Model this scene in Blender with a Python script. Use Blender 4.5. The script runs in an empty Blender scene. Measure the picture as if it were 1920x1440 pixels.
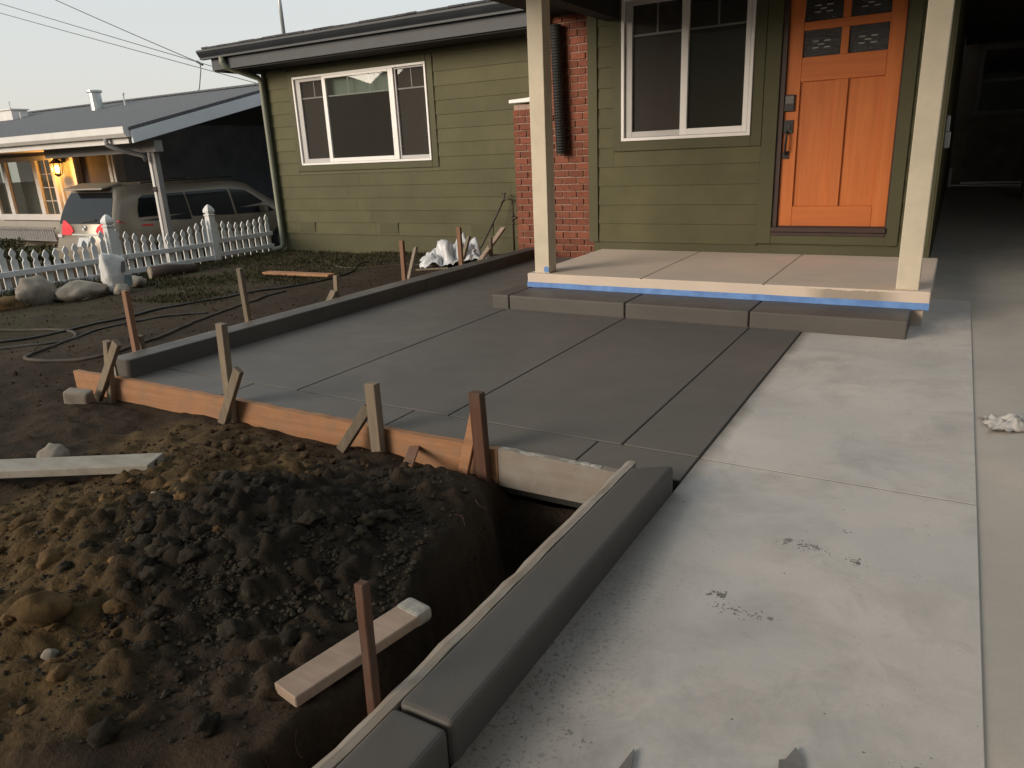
import bpy, bmesh, math, random
import numpy as np
from mathutils import Vector, Matrix

random.seed(7)
rng = np.random.default_rng(7)
S = bpy.context.scene
COL = S.collection

# ------------------------------------------------------------------ camera
cam_d = bpy.data.cameras.new('camera')
cam_d.sensor_width = 36.0
cam_d.lens = 25.82
cam_d.clip_start = 0.05
cam_d.clip_end = 2000
cam = bpy.data.objects.new('camera', cam_d)
COL.objects.link(cam)
R_ = Vector((0.86276097, 0.50371558, -0.04375064))
U_ = Vector((-0.1159504, 0.28133614, 0.95257833))
F_ = Vector((-0.49213718, 0.81677451, -0.30113187))
M = Matrix.Identity(4)
for i in range(3):
    M[i][0] = R_[i]; M[i][1] = U_[i]; M[i][2] = -F_[i]
M.translation = (0, 0, 1.27)
cam.matrix_world = M
S.camera = cam

# ------------------------------------------------------------------ sky, sun, exposure
SUN_EL = math.radians(12)
SUN_AZ = math.radians(-148)          # compass angle from +Y towards +X: low afterglow from behind, left of the camera
W = bpy.data.worlds.new('World')
S.world = W
W.use_nodes = True
nt = W.node_tree
nt.nodes.clear()
sky = nt.nodes.new('ShaderNodeTexSky')
sky.sky_type = 'NISHITA'
sky.sun_disc = False
sky.sun_elevation = SUN_EL
sky.sun_rotation = SUN_AZ
sky.dust_density = 4.0
sky.air_density = 1.0
sky.ozone_density = 1.0
hs = nt.nodes.new('ShaderNodeHueSaturation')
hs.inputs['Saturation'].default_value = 0.55
mixs = nt.nodes.new('ShaderNodeMix'); mixs.data_type = 'RGBA'
mixs.inputs[0].default_value = 0.80
mixs.inputs[7].default_value = (8.9, 8.95, 8.55, 1)   # even veil of high thin cloud at dusk
tc = nt.nodes.new('ShaderNodeTexCoord'); sxyz = nt.nodes.new('ShaderNodeSeparateXYZ'); vr = nt.nodes.new('ShaderNodeValToRGB')
nt.links.new(tc.outputs['Generated'], sxyz.inputs[0]); nt.links.new(sxyz.outputs[2], vr.inputs[0])
vr.color_ramp.elements[0].position = 0.0; vr.color_ramp.elements[0].color = (.94, .885, .755, 1)
vr.color_ramp.elements[1].position = 0.30; vr.color_ramp.elements[1].color = (.79, .895, .945, 1)
e_ = vr.color_ramp.elements.new(0.12); e_.color = (.885, .905, .875, 1)
vs_ = nt.nodes.new('ShaderNodeVectorMath'); vs_.operation = 'SCALE'; vs_.inputs['Scale'].default_value = 8.3
nt.links.new(vr.outputs[0], vs_.inputs[0]); nt.links.new(vs_.outputs[0], mixs.inputs[7])
bg = nt.nodes.new('ShaderNodeBackground')
bg.inputs['Strength'].default_value = 0.1
outw = nt.nodes.new('ShaderNodeOutputWorld')
nt.links.new(sky.outputs[0], hs.inputs['Color'])
nt.links.new(hs.outputs[0], mixs.inputs[6])
nt.links.new(mixs.outputs[2], bg.inputs['Color'])
nt.links.new(bg.outputs[0], outw.inputs['Surface'])

sun_d = bpy.data.lights.new('sun', 'SUN')
sun_d.energy = 4.2
sun_d.angle = math.radians(35)
sun_d.color = (1.0, 0.86, 0.70)
sun = bpy.data.objects.new('sun', sun_d)
COL.objects.link(sun)
sun.rotation_euler = Vector((0.52, 0.84, -0.21)).to_track_quat('-Z', 'Y').to_euler()

S.view_settings.view_transform = 'Standard'
S.view_settings.look = 'None'
S.view_settings.exposure = 0.22
S.view_settings.gamma = 1.0
S.view_settings.use_curve_mapping = False

# ------------------------------------------------------------------ helpers
ORI = {}
def link(o, parent=None, origin=(0, 0, 0)):
    COL.objects.link(o)
    ori = Vector(origin)
    if parent is not None:
        o.parent = parent
        o.location = ori - ORI[parent.name]
    else:
        o.location = ori
    ORI[o.name] = ori
    return o

def tag(o, label=None, cat=None, group=None, kind=None):
    if label: o['label'] = label
    if cat: o['category'] = cat
    if group: o['group'] = group
    if kind: o['kind'] = kind
    return o

def empty(name, loc, label=None, cat=None, group=None, kind=None, parent=None):
    o = bpy.data.objects.new(name, None)
    o.empty_display_size = 0.2
    link(o, parent, loc)
    return tag(o, label, cat, group, kind)

class MB:
    """collects geometry in world coordinates"""
    def __init__(s):
        s.v = []; s.f = []
    def add(s, v, f):
        n = len(s.v)
        s.v += [tuple(p) for p in v]
        s.f += [tuple(i + n for i in q) for q in f]
        return s
    def box(s, a, b):
        x0, y0, z0 = a; x1, y1, z1 = b
        return s.add([(x0,y0,z0),(x1,y0,z0),(x1,y1,z0),(x0,y1,z0),(x0,y0,z1),(x1,y0,z1),(x1,y1,z1),(x0,y1,z1)],
                     [(3,2,1,0),(4,5,6,7),(0,1,5,4),(1,2,6,5),(2,3,7,6),(3,0,4,7)])
    def obox(s, c, size, rot=(0, 0, 0)):
        m = Matrix.Translation(c) @ (Matrix.Rotation(rot[2],4,'Z') @ Matrix.Rotation(rot[1],4,'Y') @ Matrix.Rotation(rot[0],4,'X'))
        hx, hy, hz = (q / 2 for q in size)
        v = [m @ Vector(p) for p in [(-hx,-hy,-hz),(hx,-hy,-hz),(hx,hy,-hz),(-hx,hy,-hz),(-hx,-hy,hz),(hx,-hy,hz),(hx,hy,hz),(-hx,hy,hz)]]
        return s.add(v, [(3,2,1,0),(4,5,6,7),(0,1,5,4),(1,2,6,5),(2,3,7,6),(3,0,4,7)])
    def bar(s, p, q, w, d, up=(0, 0, 1)):
        """rectangular bar from p to q; w across, d along the 'up' side"""
        p = Vector(p); q = Vector(q); ax = (q - p).normalized()
        side = ax.cross(Vector(up))
        if side.length < 1e-4: side = ax.cross(Vector((0, 1, 0)))
        side.normalize(); u2 = side.cross(ax).normalized()
        v = []
        for e in (p, q):
            for a, b in ((-1,-1),(1,-1),(1,1),(-1,1)):
                v.append(e + side * (a * w / 2) + u2 * (b * d / 2))
        return s.add(v, [(0,1,2,3),(7,6,5,4),(0,4,5,1),(1,5,6,2),(2,6,7,3),(3,7,4,0)])
    def prism(s, pts, axis, a, b):
        """pts 2D polygon extruded on axis ('x','y','z') from a to b"""
        n = len(pts)
        def P(p, t):
            return {'x': (t, p[0], p[1]), 'y': (p[0], t, p[1]), 'z': (p[0], p[1], t)}[axis]
        v = [P(p, a) for p in pts] + [P(p, b) for p in pts]
        f = [tuple(range(n))[::-1], tuple(range(n, 2 * n))] + [(i, (i+1) % n, n + (i+1) % n, n + i) for i in range(n)]
        return s.add(v, f)
    def tube(s, pts, r, n=8, caps=True):
        pts = [Vector(p) for p in pts]
        rr = r if hasattr(r, '__len__') else [r] * len(pts)
        v = []; f = []
        prev = None
        for i, p in enumerate(pts):
            t = (pts[min(i+1, len(pts)-1)] - pts[max(i-1, 0)])
            if t.length < 1e-9: t = Vector((0,0,1))
            t.normalize()
            a = Vector((0,0,1)) if prev is None else prev
            if abs(a.dot(t)) > 0.98: a = Vector((1,0,0))
            sd = t.cross(a).normalized(); up = sd.cross(t).normalized(); prev = up
            for k in range(n):
                th = 2 * math.pi * k / n
                v.append(p + sd * math.cos(th) * rr[i] + up * math.sin(th) * rr[i])
        for i in range(len(pts) - 1):
            for k in range(n):
                f.append((i*n+k, i*n+(k+1) % n, (i+1)*n+(k+1) % n, (i+1)*n+k))
        if caps:
            f.append(tuple(range(n))[::-1]); f.append(tuple((len(pts)-1)*n + k for k in range(n)))
        return s.add(v, f)
    def mesh(s, name, origin=(0, 0, 0)):
        me = bpy.data.meshes.new(name)
        o = Vector(origin)
        me.from_pydata([tuple(Vector(p) - o) for p in s.v], [], s.f)
        bm = bmesh.new(); bm.from_mesh(me)
        bmesh.ops.recalc_face_normals(bm, faces=bm.faces)
        bm.to_mesh(me); bm.free()
        return me
    def build(s, name, mat, parent=None, origin=None, bevel=0, smooth=False, seg=1):
        if origin is None:
            if parent is not None: origin = ORI[parent.name]
            else:
                a = np.array(s.v); origin = (float(a[:,0].mean()), float(a[:,1].mean()), float(a[:,2].min()))
        me = s.mesh(name, origin)
        if bevel:
            bm = bmesh.new(); bm.from_mesh(me)
            bmesh.ops.bevel(bm, geom=list(bm.edges), offset=bevel, segments=seg, affect='EDGES', profile=0.6)
            bm.to_mesh(me); bm.free()
        me.materials.append(mat)
        if smooth:
            me.polygons.foreach_set('use_smooth', [True] * len(me.polygons))
        o = bpy.data.objects.new(name, me)
        return link(o, parent, origin)

def box(name, a, b, mat, parent=None, bevel=0, seg=1):
    return MB().box(a, b).build(name, mat, parent, bevel=bevel, seg=seg)

def vnoise(x, y, sc, seed=0):
    """smooth value noise, -1..1"""
    x = np.asarray(x, float) / sc; y = np.asarray(y, float) / sc
    xi = np.floor(x).astype(np.int64); yi = np.floor(y).astype(np.int64)
    fx = x - xi; fy = y - yi
    fx = fx * fx * (3 - 2 * fx); fy = fy * fy * (3 - 2 * fy)
    def h(a, b):
        n = (a * 374761393 + b * 668265263 + seed * 144269) & 0xffffffff
        n = ((n ^ (n >> 13)) * 1274126177) & 0xffffffff
        n = n ^ (n >> 16)
        return (n & 0xffff) / 32767.5 - 1
    return (h(xi, yi) * (1-fx) + h(xi+1, yi) * fx) * (1-fy) + (h(xi, yi+1) * (1-fx) + h(xi+1, yi+1) * fx) * fy

def sstep(a, b, x):
    t = np.clip((np.asarray(x, float) - a) / (b - a), 0, 1)
    return t * t * (3 - 2 * t)

# ------------------------------------------------------------------ materials
def nodes(name):
    m = bpy.data.materials.new(name); m.use_nodes = True
    t = m.node_tree
    return m, t, t.nodes['Principled BSDF'], t.nodes['Material Output']

def N(t, kind, **kw):
    n = t.nodes.new(kind)
    for k, v in kw.items(): setattr(n, k, v)
    return n

def mixc(t, fac, a, b, mode='MIX'):
    n = N(t, 'ShaderNodeMix', data_type='RGBA', blend_type=mode)
    for i, q in ((0, fac), (6, a), (7, b)):
        if hasattr(q, 'is_output') or isinstance(q, bpy.types.NodeSocket): t.links.new(q, n.inputs[i])
        else: n.inputs[i].default_value = q if i == 0 else (*q, 1)
    return n.outputs[2]

def noise(t, scale, detail=4, rough=.55, vec=None, dist=0):
    n = N(t, 'ShaderNodeTexNoise')
    n.inputs['Scale'].default_value = scale; n.inputs['Detail'].default_value = detail
    n.inputs['Roughness'].default_value = rough; n.inputs['Distortion'].default_value = dist
    if vec is not None: t.links.new(vec, n.inputs['Vector'])
    return n.outputs['Fac']

def ramp(t, src, stops):
    n = N(t, 'ShaderNodeValToRGB')
    e = n.color_ramp.elements
    while len(e) < len(stops): e.new(0.5)
    for k, (p, c) in enumerate(stops):
        e[k].position = p
        e[k].color = (c, c, c, 1) if not hasattr(c, '__len__') else (*c, 1)
    t.links.new(src, n.inputs[0])
    return n.outputs[0]

def math_(t, op, a, b=None, clamp=False):
    n = N(t, 'ShaderNodeMath', operation=op, use_clamp=clamp)
    for i, q in enumerate((a, b)):
        if q is None: continue
        if isinstance(q, bpy.types.NodeSocket): t.links.new(q, n.inputs[i])
        else: n.inputs[i].default_value = q
    return n.outputs[0]

def coords(t, kind='Object'):
    return N(t, 'ShaderNodeTexCoord').outputs[kind]

def world_pos(t):
    return N(t, 'ShaderNodeNewGeometry').outputs['Position']

def bump(t, b, src, strength=.3, dist=.01):
    n = N(t, 'ShaderNodeBump')
    n.inputs['Strength'].default_value = strength; n.inputs['Distance'].default_value = dist
    t.links.new(src, n.inputs['Height'])
    t.links.new(n.outputs[0], b.inputs['Normal'])

def mat(name, col, rough=.7, var=.18, scale=3, bsc=0, bst=.2, bd=.004, rnd=0, col2=None, spec=.4, metal=0, fine=0):
    """plain painted or mineral surface: colour with uneven patches, optional relief, optional per-object shift"""
    m, t, b, o = nodes(name)
    p = world_pos(t)
    n1 = noise(t, scale, 5, .6, p)
    dark = tuple(c * (1 - var) for c in col); lite = tuple(min(1, c * (1 + var)) for c in col)
    c = mixc(t, ramp(t, n1, [(.3, 0), (.7, 1)]), dark, lite if col2 is None else col2)
    if fine:
        n2 = noise(t, fine, 3, .6, p)
        c = mixc(t, ramp(t, n2, [(.35, .0), (.65, 1)]), mixc(t, .0, c, c), mixc(t, 1.0, c, (1.25, 1.25, 1.25), 'MULTIPLY'))
    if rnd:
        oi = N(t, 'ShaderNodeObjectInfo')
        f = math_(t, 'MULTIPLY_ADD', oi.outputs['Random'], rnd * 2)
        f.node.inputs[2].default_value = 1 - rnd
        vm = N(t, 'ShaderNodeVectorMath', operation='SCALE')
        t.links.new(c, vm.inputs[0]); t.links.new(f, vm.inputs['Scale'])
        c = vm.outputs[0]
    t.links.new(c, b.inputs['Base Color'])
    b.inputs['Roughness'].default_value = rough
    b.inputs['Specular IOR Level'].default_value = spec
    b.inputs['Metallic'].default_value = metal
    if bsc: bump(t, b, noise(t, bsc, 4, .6, p), bst, bd)
    return m

def wood(name, col, col2, axis='X', rough=.75, grime=0.35, sc=26, rnd=.15, stain=None):
    m, t, b, o = nodes(name)
    p = coords(t)
    mp = N(t, 'ShaderNodeMapping')
    s = {'X': (.06, 1, 1), 'Y': (1, .06, 1), 'Z': (1, 1, .06)}[axis]
    mp.inputs['Scale'].default_value = s
    t.links.new(p, mp.inputs['Vector'])
    g = noise(t, sc, 6, .65, mp.outputs[0], dist=.6)
    c = mixc(t, ramp(t, g, [(.3, 0), (.72, 1)]), col2, col)
    gr = noise(t, 7, 5, .65, world_pos(t))
    c = mixc(t, ramp(t, gr, [(.45, 0), (.72, grime)]), c, stain or (.13, .115, .095))
    if rnd:
        oi = N(t, 'ShaderNodeObjectInfo')
        f = math_(t, 'MULTIPLY_ADD', oi.outputs['Random'], rnd * 2)
        f.node.inputs[2].default_value = 1 - rnd
        vm = N(t, 'ShaderNodeVectorMath', operation='SCALE')
        t.links.new(c, vm.inputs[0]); t.links.new(f, vm.inputs['Scale'])
        c = vm.outputs[0]
    t.links.new(c, b.inputs['Base Color'])
    b.inputs['Roughness'].default_value = rough
    b.inputs['Specular IOR Level'].default_value = .25
    bump(t, b, g, .25, .003)
    return m

def glass(name, tint=(.55, .6, .58), ior=1.5, haze=0.0):
    m = bpy.data.materials.new(name); m.use_nodes = True
    t = m.node_tree; t.nodes.clear()
    o = N(t, 'ShaderNodeOutputMaterial')
    tr = N(t, 'ShaderNodeBsdfTransparent'); tr.inputs[0].default_value = (*tint, 1)
    gl = N(t, 'ShaderNodeBsdfGlossy'); gl.inputs['Roughness'].default_value = .015; gl.inputs[0].default_value = (.9, .92, .92, 1)
    fr = N(t, 'ShaderNodeFresnel'); fr.inputs[0].default_value = ior
    mx = N(t, 'ShaderNodeMixShader')
    gm = N(t, 'ShaderNodeNewGeometry')          # the inner face of the pane only transmits
    fz = math_(t, 'MULTIPLY', fr.outputs[0], math_(t, 'SUBTRACT', 1.0, gm.outputs['Backfacing']))
    t.links.new(fz, mx.inputs[0]); t.links.new(tr.outputs[0], mx.inputs[1]); t.links.new(gl.outputs[0], mx.inputs[2])
    if haze:      # insect screen on screened sashes; on clear panes a veil lifting the dark room
        df_ = N(t, 'ShaderNodeBsdfDiffuse'); df_.inputs[0].default_value = (.16, .145, .13, 1)
        m2 = N(t, 'ShaderNodeMixShader'); m2.inputs[0].default_value = haze
        t.links.new(mx.outputs[0], m2.inputs[1]); t.links.new(df_.outputs[0], m2.inputs[2]); mx = m2
    t.links.new(mx.outputs[0], o.inputs[0])
    return m

def emit(name, col, s):
    m = bpy.data.materials.new(name); m.use_nodes = True
    t = m.node_tree; t.nodes.clear()
    o = N(t, 'ShaderNodeOutputMaterial'); e = N(t, 'ShaderNodeEmission')
    e.inputs[0].default_value = (*col, 1); e.inputs[1].default_value = s
    t.links.new(e.outputs[0], o.inputs[0])
    return m

def spots(t, p, centres, amt=.75):
    """splashes of spilt grout round given floor points (x, y, rx, ry, density): blots and fine specks"""
    tot = None
    sx = N(t, 'ShaderNodeSeparateXYZ'); t.links.new(p, sx.inputs[0])
    wob = noise(t, 60, 4, .65, p)
    lay = []
    for scl, pw in ((26, 5.0), (62, 2.6), (120, 1.6)):
        vo = N(t, 'ShaderNodeTexVoronoi'); vo.inputs['Scale'].default_value = scl; vo.inputs['Randomness'].default_value = 1
        t.links.new(p, vo.inputs['Vector'])
        d0 = math_(t, 'ADD', vo.outputs['Distance'], math_(t, 'MULTIPLY', math_(t, 'SUBTRACT', wob, .5), .7))
        hue = N(t, 'ShaderNodeSeparateColor'); t.links.new(vo.outputs['Color'], hue.inputs[0])
        lay.append((d0, math_(t, 'POWER', hue.outputs[0], pw)))
    for (x, y, rx, ry, dens) in centres:
        dx = math_(t, 'DIVIDE', math_(t, 'SUBTRACT', sx.outputs[0], x), rx)
        dy = math_(t, 'DIVIDE', math_(t, 'SUBTRACT', sx.outputs[1], y), ry)
        d = math_(t, 'SQRT', math_(t, 'ADD', math_(t, 'MULTIPLY', dx, dx), math_(t, 'MULTIPLY', dy, dy)))
        fall = math_(t, 'MULTIPLY', math_(t, 'SUBTRACT', 1.0, d, True), dens)
        for d0, hp in lay:
            s_ = math_(t, 'GREATER_THAN', math_(t, 'SUBTRACT', math_(t, 'MULTIPLY', fall, hp), d0), 0)
            tot = s_ if tot is None else math_(t, 'MAXIMUM', tot, s_)
    return math_(t, 'MULTIPLY', tot, amt)

def concrete(name, col, rough=.75, var=.1, bst=.12, extra=None, streak=None, spec=.3, warm=(1.06, 1.0, .95), pits=False):
    m, t, b, o = nodes(name)
    p = world_pos(t)
    big = noise(t, .9, 4, .55, p); mid = noise(t, 5, 5, .6, p); fine = noise(t, 140, 3, .7, p)
    dk = tuple(c * (1 - var) for c in col); lt = tuple(c * (1 + var) * w for c, w in zip(col, warm))
    c = mixc(t, ramp(t, big, [(.35, 0), (.65, 1)]), dk, lt)
    c = mixc(t, ramp(t, mid, [(.40, .0), (.75, .35)]), c, tuple(q * (1 - 1.6 * var) for q in col))
    c = mixc(t, ramp(t, fine, [(.42, .0), (.72, .16)]), c, tuple(q * .55 for q in col))
    if streak:
        mp = N(t, 'ShaderNodeMapping'); mp.inputs['Scale'].default_value = streak
        t.links.new(p, mp.inputs['Vector'])
        st = noise(t, 3.0, 5, .65, mp.outputs[0])
        c = mixc(t, ramp(t, st, [(.35, 0), (.75, .3)]), c, tuple(q * .78 for q in col))
    if pits:
        pn = noise(t, 95, 2, .5, p)
        c = mixc(t, ramp(t, pn, [(.70, 0), (.74, .55)]), c, tuple(q * .45 for q in col))
    if extra: c = extra(t, p, c)
    t.links.new(c, b.inputs['Base Color'])
    b.inputs['Specular IOR Level'].default_value = spec
    rr = ramp(t, mid, [(.3, rough - .06), (.7, rough + .06)])
    t.links.new(rr, b.inputs['Roughness'])
    bump(t, b, math_(t, 'ADD', fine, math_(t, 'MULTIPLY', mid, 2)), bst, .003)
    return m

def path_extra(t, p, c):
    sx = N(t, 'ShaderNodeSeparateXYZ'); t.links.new(p, sx.inputs[0])
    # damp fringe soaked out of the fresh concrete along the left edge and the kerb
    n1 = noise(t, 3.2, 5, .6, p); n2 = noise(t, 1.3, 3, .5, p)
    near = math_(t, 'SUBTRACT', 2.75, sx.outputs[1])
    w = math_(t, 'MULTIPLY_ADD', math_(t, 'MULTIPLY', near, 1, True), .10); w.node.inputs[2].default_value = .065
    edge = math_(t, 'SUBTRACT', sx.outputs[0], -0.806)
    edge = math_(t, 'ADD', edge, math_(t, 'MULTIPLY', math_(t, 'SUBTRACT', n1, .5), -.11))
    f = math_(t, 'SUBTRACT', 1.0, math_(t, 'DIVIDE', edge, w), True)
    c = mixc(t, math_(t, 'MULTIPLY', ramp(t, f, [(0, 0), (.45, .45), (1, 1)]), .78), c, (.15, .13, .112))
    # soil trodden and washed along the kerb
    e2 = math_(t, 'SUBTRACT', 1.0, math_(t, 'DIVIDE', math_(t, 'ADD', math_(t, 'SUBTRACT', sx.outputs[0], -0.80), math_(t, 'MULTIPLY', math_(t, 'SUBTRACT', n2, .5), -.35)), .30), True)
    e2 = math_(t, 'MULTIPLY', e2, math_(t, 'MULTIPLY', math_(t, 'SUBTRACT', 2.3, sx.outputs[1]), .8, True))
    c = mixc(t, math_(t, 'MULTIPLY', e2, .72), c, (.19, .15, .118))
    # splashes of grout
    sp = spots(t, p, [(-.30, 2.30, .14, .06, .95), (-.14, 2.27, .06, .04, 1.0), (-.46, 1.91, .07, .035, 1.0), (-.40, 1.85, .15, .045, .85), (.03, 2.26, .025, .025, .9), (-.19, 2.46, .05, .03, .6), (-.62, 1.22, .07, .05, .75), (.06, 1.45, .10, .05, .5)])
    c = mixc(t, sp, c, (.052, .049, .044))
    # scuffs
    sc = noise(t, 2.2, 5, .7, p, dist=.5)
    c = mixc(t, ramp(t, sc, [(.48, 0), (.68, .60)]), c, (.37, .335, .31))
    sd2 = noise(t, 6, 6, .75, p, dist=1.2)
    c = mixc(t, ramp(t, sd2, [(.58, 0), (.74, .40)]), c, (.29, .262, .24))
    lowd = math_(t, 'MULTIPLY', math_(t, 'SUBTRACT', 1.75, sx.outputs[1]), 1.4, True)
    fd = noise(t, 3.4, 6, .72, p, dist=.8)
    c = mixc(t, math_(t, 'MULTIPLY', lowd, ramp(t, fd, [(.42, 0), (.62, .62)])), c, (.27, .24, .21))
    grit = noise(t, 75, 4, .75, p)
    c = mixc(t, math_(t, 'MULTIPLY', math_(t, 'MULTIPLY', e2, 1.6, True), ramp(t, grit, [(.55, 0), (.62, .75)])), c, (.10, .075, .055))
    return c

def porch_extra(t, p, c):
    sx = N(t, 'ShaderNodeSeparateXYZ'); t.links.new(p, sx.inputs[0])
    n1 = noise(t, 9, 5, .7, p)
    f = math_(t, 'SUBTRACT', 5.675, math_(t, 'ADD', sx.outputs[1], math_(t, 'MULTIPLY', math_(t, 'SUBTRACT', n1, .5), .03)))
    f = math_(t, 'GREATER_THAN', f, -.01)
    g = math_(t, 'MULTIPLY', math_(t, 'SUBTRACT', sx.outputs[0], -.88), 7, True)
    g2 = math_(t, 'MULTIPLY', math_(t, 'SUBTRACT', -.20, math_(t, 'ADD', sx.outputs[0], math_(t, 'MULTIPLY', n1, .1))), 7, True)
    low = math_(t, 'GREATER_THAN', math_(t, 'ADD', .226, math_(t, 'MULTIPLY', math_(t, 'SUBTRACT', n1, .5), .05)), sx.outputs[2])
    k = math_(t, 'MULTIPLY', math_(t, 'MULTIPLY', f, low), math_(t, 'MULTIPLY', g, g2))
    return mixc(t, math_(t, 'MULTIPLY', k, .6), c, (.16, .14, .115))

M_fresh = concrete('fresh_concrete', (.148, .136, .124), rough=.54, var=.09, bst=.05, spec=.18, pits=True, warm=(1.03, 1.0, .97))
M_fresh_dk = concrete('fresh_concrete_darker', (.112, .103, .094), rough=.5, var=.12, bst=.06, spec=.25, pits=True, streak=(.6, .6, 4), warm=(1.03, 1.0, .97))  # darker version of the fresh concrete, for the step and both kerbs
M_groove = mat('groove_dark', (.03, .028, .024), .9)
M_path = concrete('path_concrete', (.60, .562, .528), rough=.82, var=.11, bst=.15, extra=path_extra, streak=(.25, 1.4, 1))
M_drive = concrete('driveway_concrete', (.50, .455, .405), rough=.85, var=.13, bst=.3, streak=(1, 1, 1))
M_porch = concrete('porch_concrete', (.67, .575, .49), rough=.8, var=.07, bst=.12, extra=porch_extra)
M_green = mat('olive_paint', (.100, .094, .050), .66, .12, 2.2, bsc=60, bst=.06, rnd=.06, spec=.15)
M_green_trim = mat('olive_trim_paint', (.093, .088, .049), .6, .08, 2.0, bsc=40, bst=.05, rnd=.04, spec=.15)
M_white_vinyl = mat('white_vinyl', (.80, .77, .74), .4, .04, 4)
M_muntin_dim = mat('screened_muntin', (.17, .16, .15), .6, .05, 6)
M_screen = mat('grey_screen_frame', (.45, .43, .42), .5, .05, 6)
M_post = mat('cream_post_paint', (.62, .545, .42), .6, .09, 5, bsc=90, bst=.08, rnd=.02)
M_fascia = mat('black_fascia_paint', (.024, .028, .034), .55, .2, 3)
M_soffit = mat('dark_soffit_paint', (.020, .018, .017), .8, .2, 3)
M_shingle = mat('grey_asphalt_shingle', (.055, .055, .062), .9, .3, 30, bsc=160, bst=.5, rnd=.12)
M_brick = mat('red_brick', (.200, .064, .036), .85, .18, 14, bsc=120, bst=.35, rnd=.2)
M_mortar = mat('brick_mortar', (.36, .25, .20), .95, .25, 30, bsc=200, bst=.3)
M_gutterg = mat('green_gutter_metal', (.20, .21, .155), .45, .06, 3)
M_door = wood('stained_fir_door', (.62, .190, .054), (.50, .137, .036), 'Z', rough=.5, grime=0, sc=22, rnd=.04)
M_door_h = wood('stained_fir_door_rail', (.61, .184, .053), (.50, .137, .037), 'X', rough=.5, grime=0, sc=22, rnd=.04)
M_black = mat('black_hardware', (.022, .020, .018), .4, .2, 20)
M_blackpl = mat('black_plastic', (.020, .019, .018), .5, .2, 8)
M_keypad = mat('grey_keypad_face', (.16, .14, .14), .3, .05, 20)
M_thresh = mat('brown_threshold', (.05, .028, .022), .5, .2, 10)
M_room = mat('dark_room', (.42, .40, .36), .9, .1, 2)
M_blind = mat('pale_green_blind', (.50, .56, .50), .7, .04, 6)
M_glass = glass('window_glass', (.75, .78, .76), haze=.12)  # diffuse veil brightens the unlit room seen through clear panes
M_glass_dark = glass('screened_glass', (.36, .34, .33), haze=.28)
M_lite = mat('seeded_door_glass', (.018, .014, .013), .12, .3, 60, bsc=90, bst=.9, bd=.01, spec=.7)
M_glint = mat('bevel_glint', (.72, .70, .62), .25, .05, 20, spec=.8)  # pale colour stands for light glinting on clear bevel bits
M_tape = mat('blue_masking_tape', (.125, .26, .62), .6, .22, 11, col2=(.17, .33, .68))
M_form = wood('orange_form_lumber', (.44, .235, .125), (.31, .145, .07), 'X', grime=.55, rnd=.06, stain=(.22, .16, .11))
M_form_y = wood('crusted_form_lumber', (.36, .31, .25), (.24, .19, .15), 'Y', grime=.75, rnd=.05, stain=(.40, .37, .33))
M_form_c = wood('splashed_form_lumber', (.29, .245, .205), (.225, .19, .158), 'X', grime=.9, rnd=.05, stain=(.30, .28, .255))
M_stake = wood('weathered_stake', (.26, .205, .145), (.15, .115, .08), 'Z', grime=.5, rnd=.22)
M_stake_o = wood('orange_stake', (.31, .175, .113), (.22, .115, .072), 'Z', grime=.3, rnd=.12)
M_stake_d = wood('dark_red_stake', (.145, .07, .042), (.08, .04, .028), 'Z', grime=.4, rnd=.1)
M_plank = wood('grey_plank', (.42, .385, .33), (.30, .265, .22), 'X', grime=.5, rnd=.05, stain=(.2, .16, .12))
M_plank_p = wood('pinkish_plank', (.44, .33, .255), (.33, .235, .175), 'X', grime=.35, rnd=.05)
M_crust = mat('grout_crust', (.34, .32, .285), .95, .25, 40, bsc=60, bst=.6)
M_white_paint = mat('white_fence_paint', (.66, .655, .64), .6, .10, 6, bsc=40, bst=.08, rnd=.05)
M_rock = mat('pale_stone', (.27, .23, .185), .9, .3, 9, bsc=40, bst=.7, rnd=.15)
M_rock_y = mat('yellow_clay', (.120, .074, .034), .95, .45, 14, bsc=50, bst=.8, rnd=.25, spec=.15)
M_clod = mat('dark_clay_clod', (.034, .029, .022), .97, .4, 20, bsc=70, bst=.9, rnd=.3, spec=.1)
M_clod_b = mat('brown_clod', (.058, .038, .023), .97, .4, 20, bsc=70, bst=.9, rnd=.3, spec=.1)
M_hose = mat('black_hose_rubber', (.026, .021, .016), .5, .3, 10)
M_hose_t = mat('dusty_hose', (.062, .047, .033), .7, .4, 6)
M_plastic = mat('white_plastic_sheet', (.55, .55, .56), .35, .12, 8, spec=.5)
M_felt = mat('dark_felt', (.19, .175, .165), .9, .2, 20)
M_paper = mat('torn_cement_paper', (.46, .43, .40), .8, .15, 10)
M_bag = mat('cement_bag_paper', (.60, .585, .57), .75, .12, 9, bsc=14, bst=.5, bd=.02)
M_bag_print = mat('grey_bag_print', (.17, .15, .155), .8, .2, 60)
M_bag_blue = mat('blue_grey_bag_side', (.20, .25, .28), .75, .25, 10)
M_log = wood('bark_log', (.085, .055, .042), (.045, .03, .024), 'Y', grime=.3)
M_logend = mat('cut_log_end', (.42, .34, .25), .9, .2, 20)
M_galv = mat('galvanised_steel', (.50, .52, .51), .4, .1, 8, metal=.6)
M_copper = mat('old_pipe', (.075, .055, .045), .5, .3, 14, metal=.4)
M_wire = mat('cable_black', (.06, .06, .06), .7, .1)

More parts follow.
